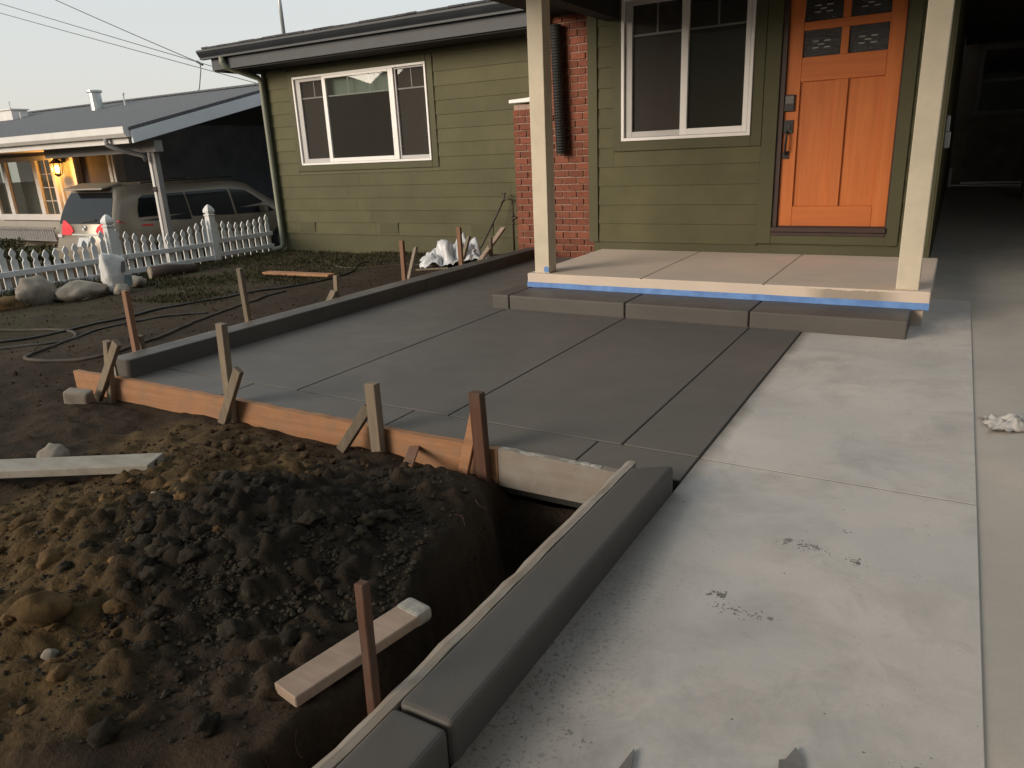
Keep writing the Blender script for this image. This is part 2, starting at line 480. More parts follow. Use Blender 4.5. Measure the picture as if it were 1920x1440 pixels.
# dirt: one material, soil colours in broad natural patches
def dirt_mat():
    m, t, b, o = nodes('dug_soil')
    p = world_pos(t)
    sx = N(t, 'ShaderNodeSeparateXYZ'); t.links.new(p, sx.inputs[0])
    big = noise(t, 1.4, 5, .6, p); mid = noise(t, 7, 6, .65, p); fine = noise(t, 60, 5, .7, p)
    c = mixc(t, ramp(t, big, [(.35, 0), (.65, 1)]), (.046, .031, .020), (.072, .050, .032))
    c = mixc(t, ramp(t, mid, [(.42, 0), (.70, .7)]), c, (.034, .025, .018))
    # ochre subsoil thrown up on the heap, and a tongue of grey clay
    def blob(x, y, rx, ry):
        dx = math_(t, 'DIVIDE', math_(t, 'SUBTRACT', sx.outputs[0], x), rx)
        dy = math_(t, 'DIVIDE', math_(t, 'SUBTRACT', sx.outputs[1], y), ry)
        d = math_(t, 'SQRT', math_(t, 'ADD', math_(t, 'MULTIPLY', dx, dx), math_(t, 'MULTIPLY', dy, dy)))
        d = math_(t, 'ADD', d, math_(t, 'MULTIPLY', math_(t, 'SUBTRACT', big, .5), 1.3))
        d = math_(t, 'ADD', d, math_(t, 'MULTIPLY', math_(t, 'SUBTRACT', mid, .5), .9))
        return ramp(t, math_(t, 'SUBTRACT', 1.25, d, True), [(.0, 0), (.45, 1)])
    yel = math_(t, 'MAXIMUM', blob(-2.80, 1.40, .55, .50), math_(t, 'MAXIMUM', blob(-2.40, .85, .55, .42), blob(-3.1, 2.15, .7, .35)))
    c = mixc(t, math_(t, 'MULTIPLY', yel, .8), c, (.125, .080, .034))
    gry = blob(-1.95, 1.55, .55, .55)
    c = mixc(t, math_(t, 'MULTIPLY', gry, .85), c, (.024, .020, .015))
    # thin dry turf in the yard towards the fence
    n3 = noise(t, 2.2, 5, .7, p)
    gz = math_(t, 'MULTIPLY', math_(t, 'SUBTRACT', -5.6, sx.outputs[0]), .6, True)
    c = mixc(t, math_(t, 'MULTIPLY', gz, ramp(t, n3, [(.42, 0), (.62, .6)])), c, (.070, .066, .030))
    c = mixc(t, ramp(t, fine, [(.40, .0), (.66, .5)]), c, (.020, .015, .011))
    t.links.new(c, b.inputs['Base Color'])
    b.inputs['Roughness'].default_value = .95
    b.inputs['Specular IOR Level'].default_value = .15
    bump(t, b, math_(t, 'ADD', math_(t, 'MULTIPLY', mid, 1.5), fine), .7, .015)
    return m
M_dirt = dirt_mat()

# ------------------------------------------------------------------ the ground
TE_Y = np.array([-2, .4, .7, 1.0, 1.25, 1.63, 2.06, 2.3, 2.52, 3])
TE_X = np.array([-1.34, -1.32, -1.30, -1.27, -1.27, -1.37, -1.50, -1.55, -1.66, -1.75])
def ground_z(x, y, detail=True):
    x = np.asarray(x, float); y = np.asarray(y, float)
    z = -.03 - .016 * np.clip(-4.6 - x, 0, 5)
    z = z - .105 * sstep(3.0, 2.55, y) * sstep(-5.8, -4.7, x) + .035 * sstep(2.4, 1.4, y) * sstep(-5.8, -4.7, x)
    # heap of spoil in the bed before the form boards
    def g(cx, cy, rx, ry, hh, p=1.0):
        return hh * np.exp(-(((x - cx) / rx) ** 2 + ((y - cy) / ry) ** 2) ** p)
    heap = g(-2.55, 1.35, .62, .45, .12) + g(-2.0, 1.70, .44, .46, .165) + g(-2.9, 2.0, .60, .32, .085) + g(-1.75, 2.30, .22, .22, .06, 1.6) + g(-2.2, .9, .4, .3, .03)
    infront = sstep(2.62, 2.5, y)
    z = z + heap * infront
    # trench beside the kerb
    ex = np.interp(y, TE_Y, TE_X) + .03 * vnoise(x, y, .17, 5) + .012 * vnoise(x, y, .05, 6)
    tr = sstep(ex - .02, ex + .075, x) * infront * (x < -.8)
    z = z - .40 * tr * (1 + .12 * vnoise(x, y, .2, 14))
    if detail:
        rough = sstep(-6.5, -4.5, x) * infront * .9 + .35
        z = z + rough * (.022 * vnoise(x, y, .33, 1) + .014 * vnoise(x, y, .14, 2) + .007 * vnoise(x, y, .06, 3))
        z = z + .02 * vnoise(x, y, 1.1, 4)
    # cut away under the slabs
    slab = ((x > -4.56) & (y > 2.6) & (x < .25)) | ((x > -.83) & (x < .25) & (y > -3.5))
    z = np.where(slab, -.33, z)
    drv = (x >= .25) & (x < 4.6)
    z = np.where(drv, -.33 , z)
    z = np.where(x >= 4.6, np.clip(.0 + .05 * (y - 7.5), -.02, .4), z)
    # next door lies lower
    z = z + (-.62) * sstep(-9.8, -11.0, x)
    return z

def axis_vals(parts):
    v = []
    for a, b, s in parts: v += list(np.arange(a, b - 1e-6, s))
    v.append(parts[-1][1])
    return np.array(v)
gx = axis_vals([(-220, -40, 30), (-40, -12, 2), (-12, -6.2, .12), (-6.2, -4.7, .05), (-4.7, -3.6, .03), (-3.6, -.75, .016), (-.75, 5, .25), (5, 40, 3), (40, 220, 30)])
gy = axis_vals([(-220, -40, 30), (-40, -4, 3), (-4, .2, .15), (.2, 2.65, .016), (2.65, 2.8, .05), (2.8, 9, .1), (9, 18, 1), (18, 40, 4), (40, 220, 30)])
GX, GY = np.meshgrid(gx, gy)
GZ = ground_z(GX, GY)
# lumps of turned soil pressed into the surface
for k in range(1500):
    if k < 1050: bx0, by0 = random.gauss(-2.15, .48), random.gauss(1.5, .44)
    else: bx0, by0 = random.uniform(-4.6, -1.6), random.uniform(.4, 2.45)
    if by0 > 2.47 or bx0 > np.interp(by0, TE_Y, TE_X) - .02: continue
    rr_ = random.uniform(.012, .040) if k < 1050 else random.uniform(.012, .03)
    ix = np.where(abs(gx - bx0) < rr_)[0]; iy = np.where(abs(gy - by0) < rr_)[0]
    if len(ix) == 0 or len(iy) == 0: continue
    sub = np.ix_(iy, ix)
    q_ = ((GX[sub] - bx0) / rr_) ** 2 + ((GY[sub] - by0) / (rr_ * random.uniform(.7, 1))) ** 2
    GZ[sub] += np.where(q_ < 1, np.sqrt(np.clip(1 - q_, 0, 1)) * rr_ * random.uniform(.35, .75), 0)
nx, ny = len(gx), len(gy)
me = bpy.data.meshes.new('ground')
idx = np.arange(nx * ny).reshape(ny, nx)
quads = np.stack([idx[:-1, :-1], idx[:-1, 1:], idx[1:, 1:], idx[1:, :-1]], -1).reshape(-1, 4)
me.from_pydata(np.stack([GX, GY, GZ], -1).reshape(-1, 3).tolist(), [], quads.tolist())
me.polygons.foreach_set('use_smooth', [True] * len(me.polygons))
me.materials.append(M_dirt)
tag(link(bpy.data.objects.new('ground', me)), kind='structure')
def gz(x, y): return float(ground_z(x, y))

# unseen rise added behind the camera to darken reflections and low front light
hx = np.linspace(-60, 60, 160)
hb = MB(); hv = []; hf = []
for i, x in enumerate(hx):
    gap = float(sstep(-29.5, -26, x) * sstep(-15, -19, x))  # dip in the added rise lets the sun lamp through
    top = 7.4 - 4.6 * gap + 1.2 * vnoise(x, 0, 7, 9) + .6 * vnoise(x, 0, 2.0, 10) + .35 * vnoise(x, 0, .8, 11)
    hv += [(x, -17, -.5), (x, -20, top * .6), (x, -24, top), (x, -34, top * .8), (x, -45, -.5)]
for i in range(len(hx) - 1):
    for k in range(4):
        hf.append((i*5+k, i*5+k+1, i*5+5+k+1, i*5+5+k))
hb.add(hv, hf)
tag(hb.build('added_rise', mat('added_rise_green', (.045, .055, .028), .95, .4, 1.5), smooth=True), kind='structure')

# ------------------------------------------------------------------ slabs
G = .0045          # half width of a tooled joint
def slab(name, x0, x1, y0, y1, z0, z1, m, parent, r=.006):
    return box(name, (x0 + G, y0 + G, z0), (x1 - G, y1 - G, z1), m, parent, bevel=r, seg=2)

patio = box('patio', (-4.40, 2.605, -.22), (-.8065, 8.15, -.0045), M_groove)
tag(patio, kind='structure')
px_ = [-4.42, -3.19, -2.112, -1.163, -.812]
for i in range(4):
    slab('panel', px_[i], px_[i+1], 2.86, 8.15, -.10, 0, M_fresh, patio)
    # border strip beside the form board; its joints stop short as hand-cut ticks
bx_ = [-4.42, -3.545, -2.323, -1.275, -.812]
for i in range(4):
    slab('border_panel', bx_[i], bx_[i+1], 2.605, 2.86, -.10, -.0005, M_fresh, patio, r=.004)

path = box('path', (-.806, -3.0, -.2), (.190, 6.73, -.0068), M_groove)
tag(path, kind='structure')
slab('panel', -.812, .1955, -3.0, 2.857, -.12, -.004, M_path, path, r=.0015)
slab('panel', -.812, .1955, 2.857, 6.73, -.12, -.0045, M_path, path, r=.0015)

# driveway running back beside the house into the covered carport
def drive_z(y): return .40 * float(sstep(7.5, 15.2, y)) - .010
dv = []; df = []
ys = [-9, 2.9, 7.2] + list(np.linspace(8, 15.6, 12))
for y in ys:
    dv += [(.1915, y, drive_z(y)), (5.2, y, drive_z(y))]
for i in range(len(ys) - 1):
    df.append((2*i, 2*i+1, 2*i+3, 2*i+2))
dw = MB().add(dv, df).add([(-.16, 6.735, -.010), (.197, 6.735, -.010), (.197, 8, drive_z(8)), (-.16, 8, drive_z(8))], [(0,1,2,3)])
for i in range(3, len(ys) - 1):
    dw.add([(-.16, ys[i], drive_z(ys[i])), (.197, ys[i], drive_z(ys[i])), (.197, ys[i+1], drive_z(ys[i+1])), (-.16, ys[i+1], drive_z(ys[i+1]))], [(0,1,2,3)])
tag(dw.build('driveway', M_drive, origin=(0, 0, 0)), kind='structure')

# kerb along the far left of the patio and kerb beside the path
k1 = empty('patio_kerb', (-4.49, 5.3, -.1), 'long raised grey kerb of fresh concrete on the yard side of the patio', 'kerb')
for a, b in ((2.625, 3.35), (3.35, 5.75), (5.75, 8.14)):
    MB().box((-4.572, a + .003, -.16), (-4.40, b - .003, .12)).build('section', M_fresh_dk, k1, bevel=.012, seg=3)
k2 = empty('path_kerb', (-.88, 1.4, -.1), 'raised fresh concrete kerb between the pale path and the dug trench', 'kerb')
def k2sec(a, b, chamfer=False):
    mb = MB()
    if chamfer:
        mb.prism([(-.952, a), (-.803, a), (-.808, b), (-.842, b - .01), (-.952, b - .085)], 'z', -.16, .105)
    else:
        mb.prism([(-.952, a), (-.795, a), (-.803, b), (-.952, b)], 'z', -.16, .105)
    return mb.build('section', M_fresh_dk, k2, bevel=.020, seg=4)
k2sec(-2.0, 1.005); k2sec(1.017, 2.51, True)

# entry step poured with the patio
st = empty('entry_step', (-1.75, 5.46, 0), 'low grey step of fresh concrete under the taped porch edge', 'step')
for a, b in ((-3.335, -3.163), (-3.163, -2.119), (-2.119, -1.174), (-1.174, -.170)):
    MB().box((a + G, 5.262, -.06), (b - G, 5.70, .118)).build('section', M_fresh_dk, st, bevel=.014, seg=3)
box('joint_bed', (-3.325, 5.275, -.05), (-.182, 5.69, .106), M_groove, st)

# porch slab
porch = box('porch', (-3.17, 5.705, -.05), (-.105, 7.31, .14), M_porch)
tag(porch, kind='structure')
for a, b in ((-3.205, -2.14), (-2.14, -1.172), (-1.172, -.068)):
    slab('panel', a, b, 5.660, 7.312, .122, .24, M_porch, porch, r=.008)
box('joint_bed', (-3.19, 5.664, .13), (-.085, 7.3, .233), M_porch, porch)
# blue tape along the porch edge (slightly ragged lower edge)
tv = []; tf = []
xs = np.linspace(-3.203, -.072, 120)
for i, x in enumerate(xs):
    lo = .118 + .004 * vnoise(x, 0, .06, 3) - .004 * (x + 3.2) / 3.1
    hi = .163 + .0015 * vnoise(x, 3, .2, 4)
    for y in (5.6595, 5.6635):
        tv += [(x, y, lo), (x, y, hi)]
for i in range(len(xs) - 1):
    a = 4 * i; b = a + 4
    tf += [(a, b, b+1, a+1), (a+2, a+3, b+3, b+2), (a+1, b+1, b+3, a+3), (a, a+2, b+2, b)]
tag(MB().add(tv, tf).build('masking_tape', M_tape), 'long strip of blue masking tape along the porch slab edge', 'tape')

# ------------------------------------------------------------------ the green house
YL = 8.55      # face of the left wing
YP = 7.305     # face of the entry wall
house = empty('green_house', (-4.5, 8.5, 0), 'olive green single-storey house with lap siding and an orange door', 'house')

def lap(parent, x0, x1, z0, z1, y, m=None):
    """one course of lap board, thicker at its lower edge; long runs have butt joints"""
    if x1 - x0 > 3.4:
        j = x0 + random.uniform(1.2, 2.0)
        while j < x1 - .8:
            lap(parent, x0, j - .0015, z0, z1, y, m); x0 = j + .0015; j = x0 + random.uniform(2.2, 3.2)
    return MB().add([(x0,y-.014,z0),(x1,y-.014,z0),(x1,y+.004,z0),(x0,y+.004,z0),(x0,y-.003,z1),(x1,y-.003,z1),(x1,y+.004,z1),(x0,y+.004,z1)],
                    [(3,2,1,0),(4,5,6,7),(0,1,5,4),(1,2,6,5),(2,3,7,6),(3,0,4,7)]).build('plank', m or M_green, parent)

wall_l = box('wall', (-9.33, YL + .005, -.3), (-3.31, YL + .20, 2.95), M_green, house)
wall_p = box('wall', (-3.30, YP + .006, .02), (-.165, YP + .16, 2.95), M_green, house)
MB().box((-.30, YP + .165, .02), (-.165, 15, 2.95)).box((-3.30, YP + .165, .02), (-3.16, YL, 2.95)).build('side_wall', M_green, house)
# left wing: boards broken round the window trim
z = .180; zs = [z]
while z < 2.62:
    z += .1785; zs.append(z)
for a, b in zip(zs[:-1], zs[1:]):
    b = min(b + .012, 2.66)
    if a > 1.0 and a < 2.55:
        if b < 1.15:
            lap(wall_l, -9.30, -3.32, a, b, YL)
        else:
            lap(wall_l, -9.30, -8.80, a, b, YL); lap(wall_l, -6.145, -3.32, a, b, YL)
            if a < 1.121: lap(wall_l, -8.799, -6.146, a, 1.122, YL)
    else:
        lap(wall_l, -9.30, -3.32, a, b, YL)
box('foundation', (-9.31, YL + .0, -.3), (-3.32, YL + .004, .175), M_green_trim, house)
box('corner_board', (-9.35, YL - .022, .17), (-9.27, YL + .01, 2.65), M_green_trim, house)
# crawl-space vents
for a, b in ((-8.93, -8.60), (-7.30, -6.95), (-5.68, -5.33)):
    v = MB().box((a, YL - .019, .205), (b, YL - .012, .365)).build('vent', M_green_trim, house)
    mb = MB()
    for k in range(7):
        mb.box((a + .015, YL - .023, .222 + k * .019), (b - .015, YL - .0185, .231 + k * .019))
    mb.build('vent_slats', M_green, v)

# entry wall boards
zl = [.320 + .1893 * k for k in range(14)]
for a, b in zip(zl[:-1], zl[1:]):
    b += .012
    if a > 2.62: break
    if b < 1.23:
        lap(wall_p, -3.24, -1.60, a, b, YP)
    else:
        lap(wall_p, -3.24, -3.06, a, b, YP)
        if a < 1.226: lap(wall_p, -3.059, -1.607, a, 1.227, YP)
        lap(wall_p, -1.606, -1.60, a, b, YP)
    lap(wall_p, -.395, -.255, a, b, YP)
box('foundation', (-3.25, YP + .0, .235), (-.165, YP + .005, .316), M_green_trim, house)
box('corner_board', (-3.335, YP - .026, .318), (-3.236, YP + .012, 2.75), M_green_trim, house)
box('corner_board', (-.256, YP - .026, .318), (-.160, YP + .012, 2.75), M_green_trim, house)
box('corner_board', (-.165, YP - .02, .02), (-.145, YP + .09, 2.75), M_green_trim, house)

def window(x0, x1, z0, z1, y, lites, trim, zh, blind=None):
    """vinyl window. lites: (xa, xb, za, zb, [muntin x], depth, screened)"""
    w = empty('window', ((x0 + x1) / 2, y, z0), parent=house)
    tx0, tx1, tz0, tz1 = trim
    for nm, a, b in (('trim_board', (tx0, y - .024, tz0), (x0, y + .004, tz1)), ('trim_board', (x1, y - .024, tz0), (tx1, y + .004, tz1)),
                     ('trim_board', (x0, y - .026, tz0), (x1, y + .004, z0)), ('trim_board', (x0, y - .026, z1), (x1, y + .004, tz1))):
        box(nm, a, b, M_green_trim, w, bevel=.002)
    fw = .030
    mb = MB()
    mb.box((x0, y - .040, z0), (x0 + fw, y + .05, z1)).box((x1 - fw, y - .040, z0), (x1, y + .05, z1))
    mb.box((x0 + fw, y - .040, z0), (x1 - fw, y + .05, z0 + fw)).box((x0 + fw, y - .040, z1 - fw), (x1 - fw, y + .05, z1))
    mb.build('frame', M_white_vinyl, w, bevel=.003)
    for (sx0, sx1, sz0, sz1, gx0, gx1, gz0, gz1, mx, dep, scr) in lites:
        yy = y + dep
        m = M_white_vinyl
        sb = MB().box((sx0, yy - .03, sz0), (gx0, yy + .02, sz1)).box((gx1, yy - .03, sz0), (sx1, yy + .02, sz1))
        sb.box((gx0, yy - .03, sz0), (gx1, yy + .02, gz0)).box((gx0, yy - .03, gz1), (gx1, yy + .02, sz1))
        sb.build('sash', M_screen if scr else m, w, bevel=.003)
        box('pane', (gx0 - .005, yy - .004, gz0 - .005), (gx1 + .005, yy, gz1 + .005), M_glass_dark if scr else M_glass, w)
        q0 = -.012 if scr else .003
        mm = MB().box((gx0, yy + q0, zh - .009), (gx1, yy + q0 + .008, zh + .009))
        for xm in mx: mm.box((xm - .008, yy + q0 + .0005, zh + .009), (xm + .008, yy + q0 + .0075, gz1))
        mm.build('muntin', M_white_vinyl if not scr else M_muntin_dim, w)
    # the dark room behind
    rb = MB(); a = (x0 - .05, y + .09, z0 - .3); b = (x1 + .05, y + 1.6, z1 + .15)
    rb.add([(a[0],a[1],a[2]),(b[0],a[1],a[2]),(b[0],b[1],a[2]),(a[0],b[1],a[2]),(a[0],a[1],b[2]),(b[0],a[1],b[2]),(b[0],b[1],b[2]),(a[0],b[1],b[2])],
           [(0,1,2,3),(4,5,6,7),(1,2,6,5),(2,3,7,6),(3,0,4,7)])
    rb.build('room', M_room, w)
    if blind:
        box('blind', (blind[0], y + .085, blind[2]), (blind[1], y + .092, blind[3]), M_blind, w)
    return w

# openings are cut by boxing the wall round them
def cut(o, x0, x1, z0, z1):
    """rebuild a wall box with an opening"""
    off = ORI[o.name]
    a = np.array([list(v.co) for v in o.data.vertices]); lo = a.min(0) + np.array(off); hi = a.max(0) + np.array(off)
    mb = MB()
    mb.box((lo[0], lo[1], lo[2]), (x0, hi[1], hi[2])).box((x1, lo[1], lo[2]), (hi[0], hi[1], hi[2]))
    mb.box((x0, lo[1], lo[2]), (x1, hi[1], z0)).box((x0, lo[1], z1), (x1, hi[1], hi[2]))
    m = o.data.materials[0]
    me = mb.mesh('wall', off); me.materials.append(m); o.data = me
cut(wall_l, -8.69, -6.25, 1.22, 2.45)
window(-8.70, -6.245, 1.21, 2.458, YL,
       [(-8.665, -8.10, 1.242, 2.428, -8.572, -8.132, 1.300, 2.385, [-8.309], .018, True),
        (-8.115, -6.800, 1.242, 2.428, -8.048, -6.888, 1.296, 2.395, [-7.644, -7.25], -.004, False),
        (-6.795, -6.278, 1.242, 2.428, -6.770, -6.283, 1.290, 2.405, [-6.518], .018, True)],
       (-8.80, -6.145, 1.121, 2.545), 2.156, blind=(-8.66, -6.29, 2.16, 2.44))
window(-2.970, -1.705, 1.320, 2.620, YP,
       [(-2.935, -2.345, 1.352, 2.588, -2.866, -2.376, 1.406, 2.545, [-2.62], .018, True),
        (-2.372, -1.738, 1.352, 2.588, -2.305, -1.782, 1.409, 2.550, [-2.04], -.004, False)],
       (-3.065, -1.605, 1.226, 2.74), 2.28)

# front door
DY = YP + .025
cutx = (-1.465, -.50)
door = empty('door', (-.97, DY, .497), parent=house)
def dpiece(nm, x0, x1, z0, z1, m, y0=0., y1=.045, bev=.004):
    return box(nm, (x0, DY + y0, z0), (x1, DY + y1, z1), m, door, bevel=bev)
X0, X1 = -1.425, -.511
dpiece('stile', X0, -1.302, .497, 2.53, M_door); dpiece('stile', -.630, X1, .497, 2.53, M_door)
dpiece('rail', -1.3015, -.6305, .497, .676, M_door_h); dpiece('rail', -1.3015, -.6305, 1.746, 1.944, M_door_h)
dpiece('rail', -1.3015, -.6305, 2.437, 2.53, M_door_h); dpiece('rail', -1.3015, -.6305, 2.157, 2.226, M_door_h)
dpiece('mullion', -1.017, -.911, .6765, 1.7455, M_door)
dpiece('mullion', -.998, -.936, 1.9445, 2.1565, M_door); dpiece('mullion', -.998, -.936, 2.2265, 2.4365, M_door)
for a, b in ((-1.301, -1.0175), (-.9105, -.631)):
    dpiece('panel', a, b, .677, 1.745, M_door, .022, .038, 0)
for a, b in ((-1.301, -.9985), (-.9355, -.631)):
    for c, d in ((1.9445, 2.1565), (2.2265, 2.4365)):
        pn = dpiece('pane', a, b, c, d, M_lite, .020, .030, 0)
        cx = (a + b) / 2; cz = (c + d) / 2 - .012
        for ox, oz in ((-.058, .030), (.036, .030), (-.012, .004), (-.058, -.022), (.036, -.022)):
            mb = MB().add([(cx+ox-.020, DY+.0195, cz+oz-.006), (cx+ox+.028, DY+.0195, cz+oz-.006), (cx+ox+.028, DY+.0195, cz+oz+.002), (cx+ox-.020, DY+.0195, cz+oz+.002),
                           (cx+ox-.014, DY+.012, cz+oz-.0045), (cx+ox+.022, DY+.012, cz+oz-.0045), (cx+ox+.022, DY+.016, cz+oz+.001), (cx+ox-.014, DY+.016, cz+oz+.001)],
                          [(4,5,6,7),(0,1,5,4),(1,2,6,5),(2,3,7,6),(3,0,4,7)])
            mb.build('glass_bevel', M_glint, door)
kp = MB().box((-1.423, DY - .022, 1.505), (-1.336, DY + .001, 1.646)).build('keypad', M_black, door, bevel=.006, seg=2)
hd = MB().box((-1.418, DY - .014, 1.318), (-1.340, DY + .001, 1.432)).box((-1.402, DY - .022, 1.350), (-1.358, DY - .012, 1.395))
hd.tube([(-1.382, DY - .012, 1.33), (-1.382, DY - .045, 1.315), (-1.384, DY - .055, 1.25), (-1.386, DY - .050, 1.17), (-1.387, DY - .014, 1.135)], .011, 8)
hd.box((-1.412, DY - .014, 1.100), (-1.362, DY + .001, 1.165)).build('handle', M_black, door)
mbk = MB().box((-1.413, DY - .0255, 1.572), (-1.346, DY - .0205, 1.635)).build('keypad_screen', M_keypad, door)
fr = empty('door_frame', (-.97, YP, .33), parent=house)
box('jamb', (-1.470, YP - .006, .45), (-1.427, YP + .06, 2.55), M_thresh, fr)
box('jamb', (-.509, YP - .006, .45), (-.498, YP + .06, 2.55), M_thresh, fr)
box('casing', (-1.600, YP - .028, .336), (-1.471, YP + .006, 2.66), M_green_trim, fr, bevel=.003)
box('casing', (-.497, YP - .028, .336), (-.396, YP + .006, 2.66), M_green_trim, fr, bevel=.003)
box('casing', (-1.4705, YP - .028, 2.535), (-.4975, YP + .006, 2.66), M_green_trim, fr)
box('threshold', (-1.470, YP - .050, .448), (-.498, YP + .06, .492), M_thresh, fr, bevel=.004)
box('threshold', (-1.470, YP - .030, .412), (-.498, YP + .06, .447), M_thresh, fr, bevel=.004)
box('apron_board', (-1.4695, YP - .024, .338), (-.4985, YP + .06, .4115), M_green_trim, fr)
# door opening: replace the wall right of the window by pieces round the door
mbw = MB()
ya, yb = YP + .006, YP + .16
mbw.box((-3.30, ya, .02), (-2.96, yb, 2.95)).box((-2.96, ya, .02), (-1.715, yb, 1.33)).box((-2.96, ya, 2.61), (-1.715, yb, 2.95))
mbw.box((-1.715, ya, .02), (-1.472, yb, 2.95)).box((-1.472, ya, .02), (-.497, yb, .41)).box((-1.472, ya, 2.536), (-.497, yb, 2.95)).box((-.497, ya, .02), (-.165, yb, 2.95))
me = mbw.mesh('wall', ORI[wall_p.name]); me.materials.append(M_green); wall_p.data = me

# porch posts
def post(x0, y0, nm='porch_post'):
    return box(nm, (x0, y0, .24), (x0 + .141, y0 + .141, 2.44), M_post, house, bevel=.006, seg=2)
post(-3.142, 5.700); post(-.290, 5.712)
# porch roof, beams and the black eaves
box('porch_beam', (-3.142, 5.70, 2.441), (.25, 5.845, 2.70), M_soffit, house)
box('porch_beam', (-3.142, 5.846, 2.441), (-3.0, 7.30, 2.70), M_soffit, house)
MB().prism([(4.35, 2.705), (8.6, 2.705), (8.6, 3.1), (4.35, 2.86)], 'x', -4.2, .35).build('porch_roof', M_soffit, house)  # front edge drawn out so the deeper overhang shades the entry wall
MB().prism([(4.31, 2.66), (4.345, 2.66), (4.345, 2.90), (4.31, 2.90)], 'x', -4.22, .37).build('porch_fascia', M_fascia, house)
# main eave on the left
EY = 8.03
roof = MB().prism([(EY - .03, 2.905), (14.5, 3.60), (14.5, 3.64), (EY - .03, 2.935)], 'x', -9.93, .35).build('roof', M_shingle, house)
# ragged shingle butts along the eave
xx = -9.93; sh = []
while xx < -4.2:
    w_ = random.choice((.14, .17, .22, .3))
    dz = random.uniform(0, .012)
    box('shingle', (xx + .002, EY - .045 - random.uniform(0, .012), 2.918 + dz), (min(xx + w_, -4.2) - .002, EY + .28, 2.940 + dz), M_shingle, roof)
    xx += w_
gp = [(EY - .005, 2.90), (EY - .125, 2.90), (EY - .125, 2.875), (EY - .105, 2.84), (EY - .075, 2.80), (EY - .075, 2.775), (EY - .005, 2.775)]
MB().prism(gp, 'x', -9.96, -4.2).build('gutter', M_fascia, house)
box('fascia', (-9.80, EY - .003, 2.62), (-4.2, EY + .03, 2.90), M_fascia, house)
box('soffit', (-9.80, EY + .031, 2.60), (-4.2, YL + .03, 2.625), M_soffit, house)
MB().prism([(EY + .03, 2.62), (14, 2.62), (14, 3.5), (EY + .03, 2.90)], 'x', -9.82, -9.78).build('barge_board', M_fascia, house)
# downspout
ds = MB().tube([(-9.50, EY - .06, 2.78), (-9.50, EY - .06, 2.70), (-9.47, EY - .02, 2.64), (-9.32, YL - .10, 2.50), (-9.30, YL - .075, 2.44), (-9.30, YL - .075, 1.2), (-9.30, YL - .075, .02), (-9.31, YL - .10, -.04), (-9.40, YL - .22, -.07)], .042, 10)
ds.build('downspout', M_gutterg, house, smooth=True)
mst = MB().tube([(-9.75, 9.5, 3.05), (-9.76, 9.5, 4.6)], .030, 12).build('mast', M_galv, house, smooth=True)
MB().tube([(-9.75, 9.5, 3.08), (-9.75, 9.5, 3.18), (-9.752, 9.5, 3.25)], [.13, .075, .04], 12).build('mast_flashing', M_fascia, mst)

# brick chimney in the corner
chim = empty('brick_chimney', (-4.1, 8.3, 0), parent=house)
CY = 8.15
MB().box((-4.715, CY + .012, -.05), (-3.32, CY + .38, 1.80)).box((-4.30, CY + .012, 1.80), (-3.32, CY + .38, 2.95)).build('mortar', M_mortar, chim)
bl, bh = .186, .0795
bmesh_brick = MB().box((0, 0, 0), (bl - .011, .09, bh - .010)).mesh('brick')
bm = bmesh.new(); bm.from_mesh(bmesh_brick); bmesh.ops.bevel(bm, geom=list(bm.edges), offset=.004, segments=1, affect='EDGES'); bm.to_mesh(bmesh_brick); bm.free()
bmesh_brick.materials.append(M_brick)
half = MB().box((0, 0, 0), (bl * .5 - .011, .09, bh - .010)).mesh('brick'); 
bm = bmesh.new(); bm.from_mesh(half); bmesh.ops.bevel(bm, geom=list(bm.edges), offset=.004, segments=1, affect='EDGES'); bm.to_mesh(half); bm.free()
half.materials.append(M_brick)
def brick(me_, x, z):
    o = bpy.data.objects.new('brick', me_)
    link(o, chim, (x, CY + random.uniform(-.004, .003), z))
    o.rotation_euler = (random.uniform(-.008, .008), random.uniform(-.012, .012), random.uniform(-.01, .01))
zz = .004; row = 0
while zz < 2.72:
    xl = -4.725 if zz + bh < 1.83 else -4.31
    x = xl
    if row % 2: brick(half, x, zz); x += bl * .5
    while x < -3.50:
        brick(bmesh_brick, x, zz); x += bl
    zz += bh; row += 1
MB().prism([(-4.76, 1.822), (-4.30, 1.822), (-4.30, 1.90), (-4.50, 1.872), (-4.76, 1.862)], 'y', CY - .03, CY + .36).build('cap', M_white_vinyl, chim, bevel=.006)
MB().tube([(-4.36, CY + .02, 1.92), (-4.36, CY + .02, 2.1)], .03, 8).build('cap_pipe', M_white_vinyl, chim)
pp = []; pr = []
for k in range(90):
    f = k / 89
    pp.append((-4.085 + .045 * f, CY - .075, 2.60 - 1.38 * f)); pr.append(.060 + (.008 if k % 2 else 0))
cp = MB().tube(pp, pr, 16)
tag(cp.build('drain_pipe', M_blackpl, smooth=False), 'black corrugated drain pipe hanging on the brick chimney', 'pipe')
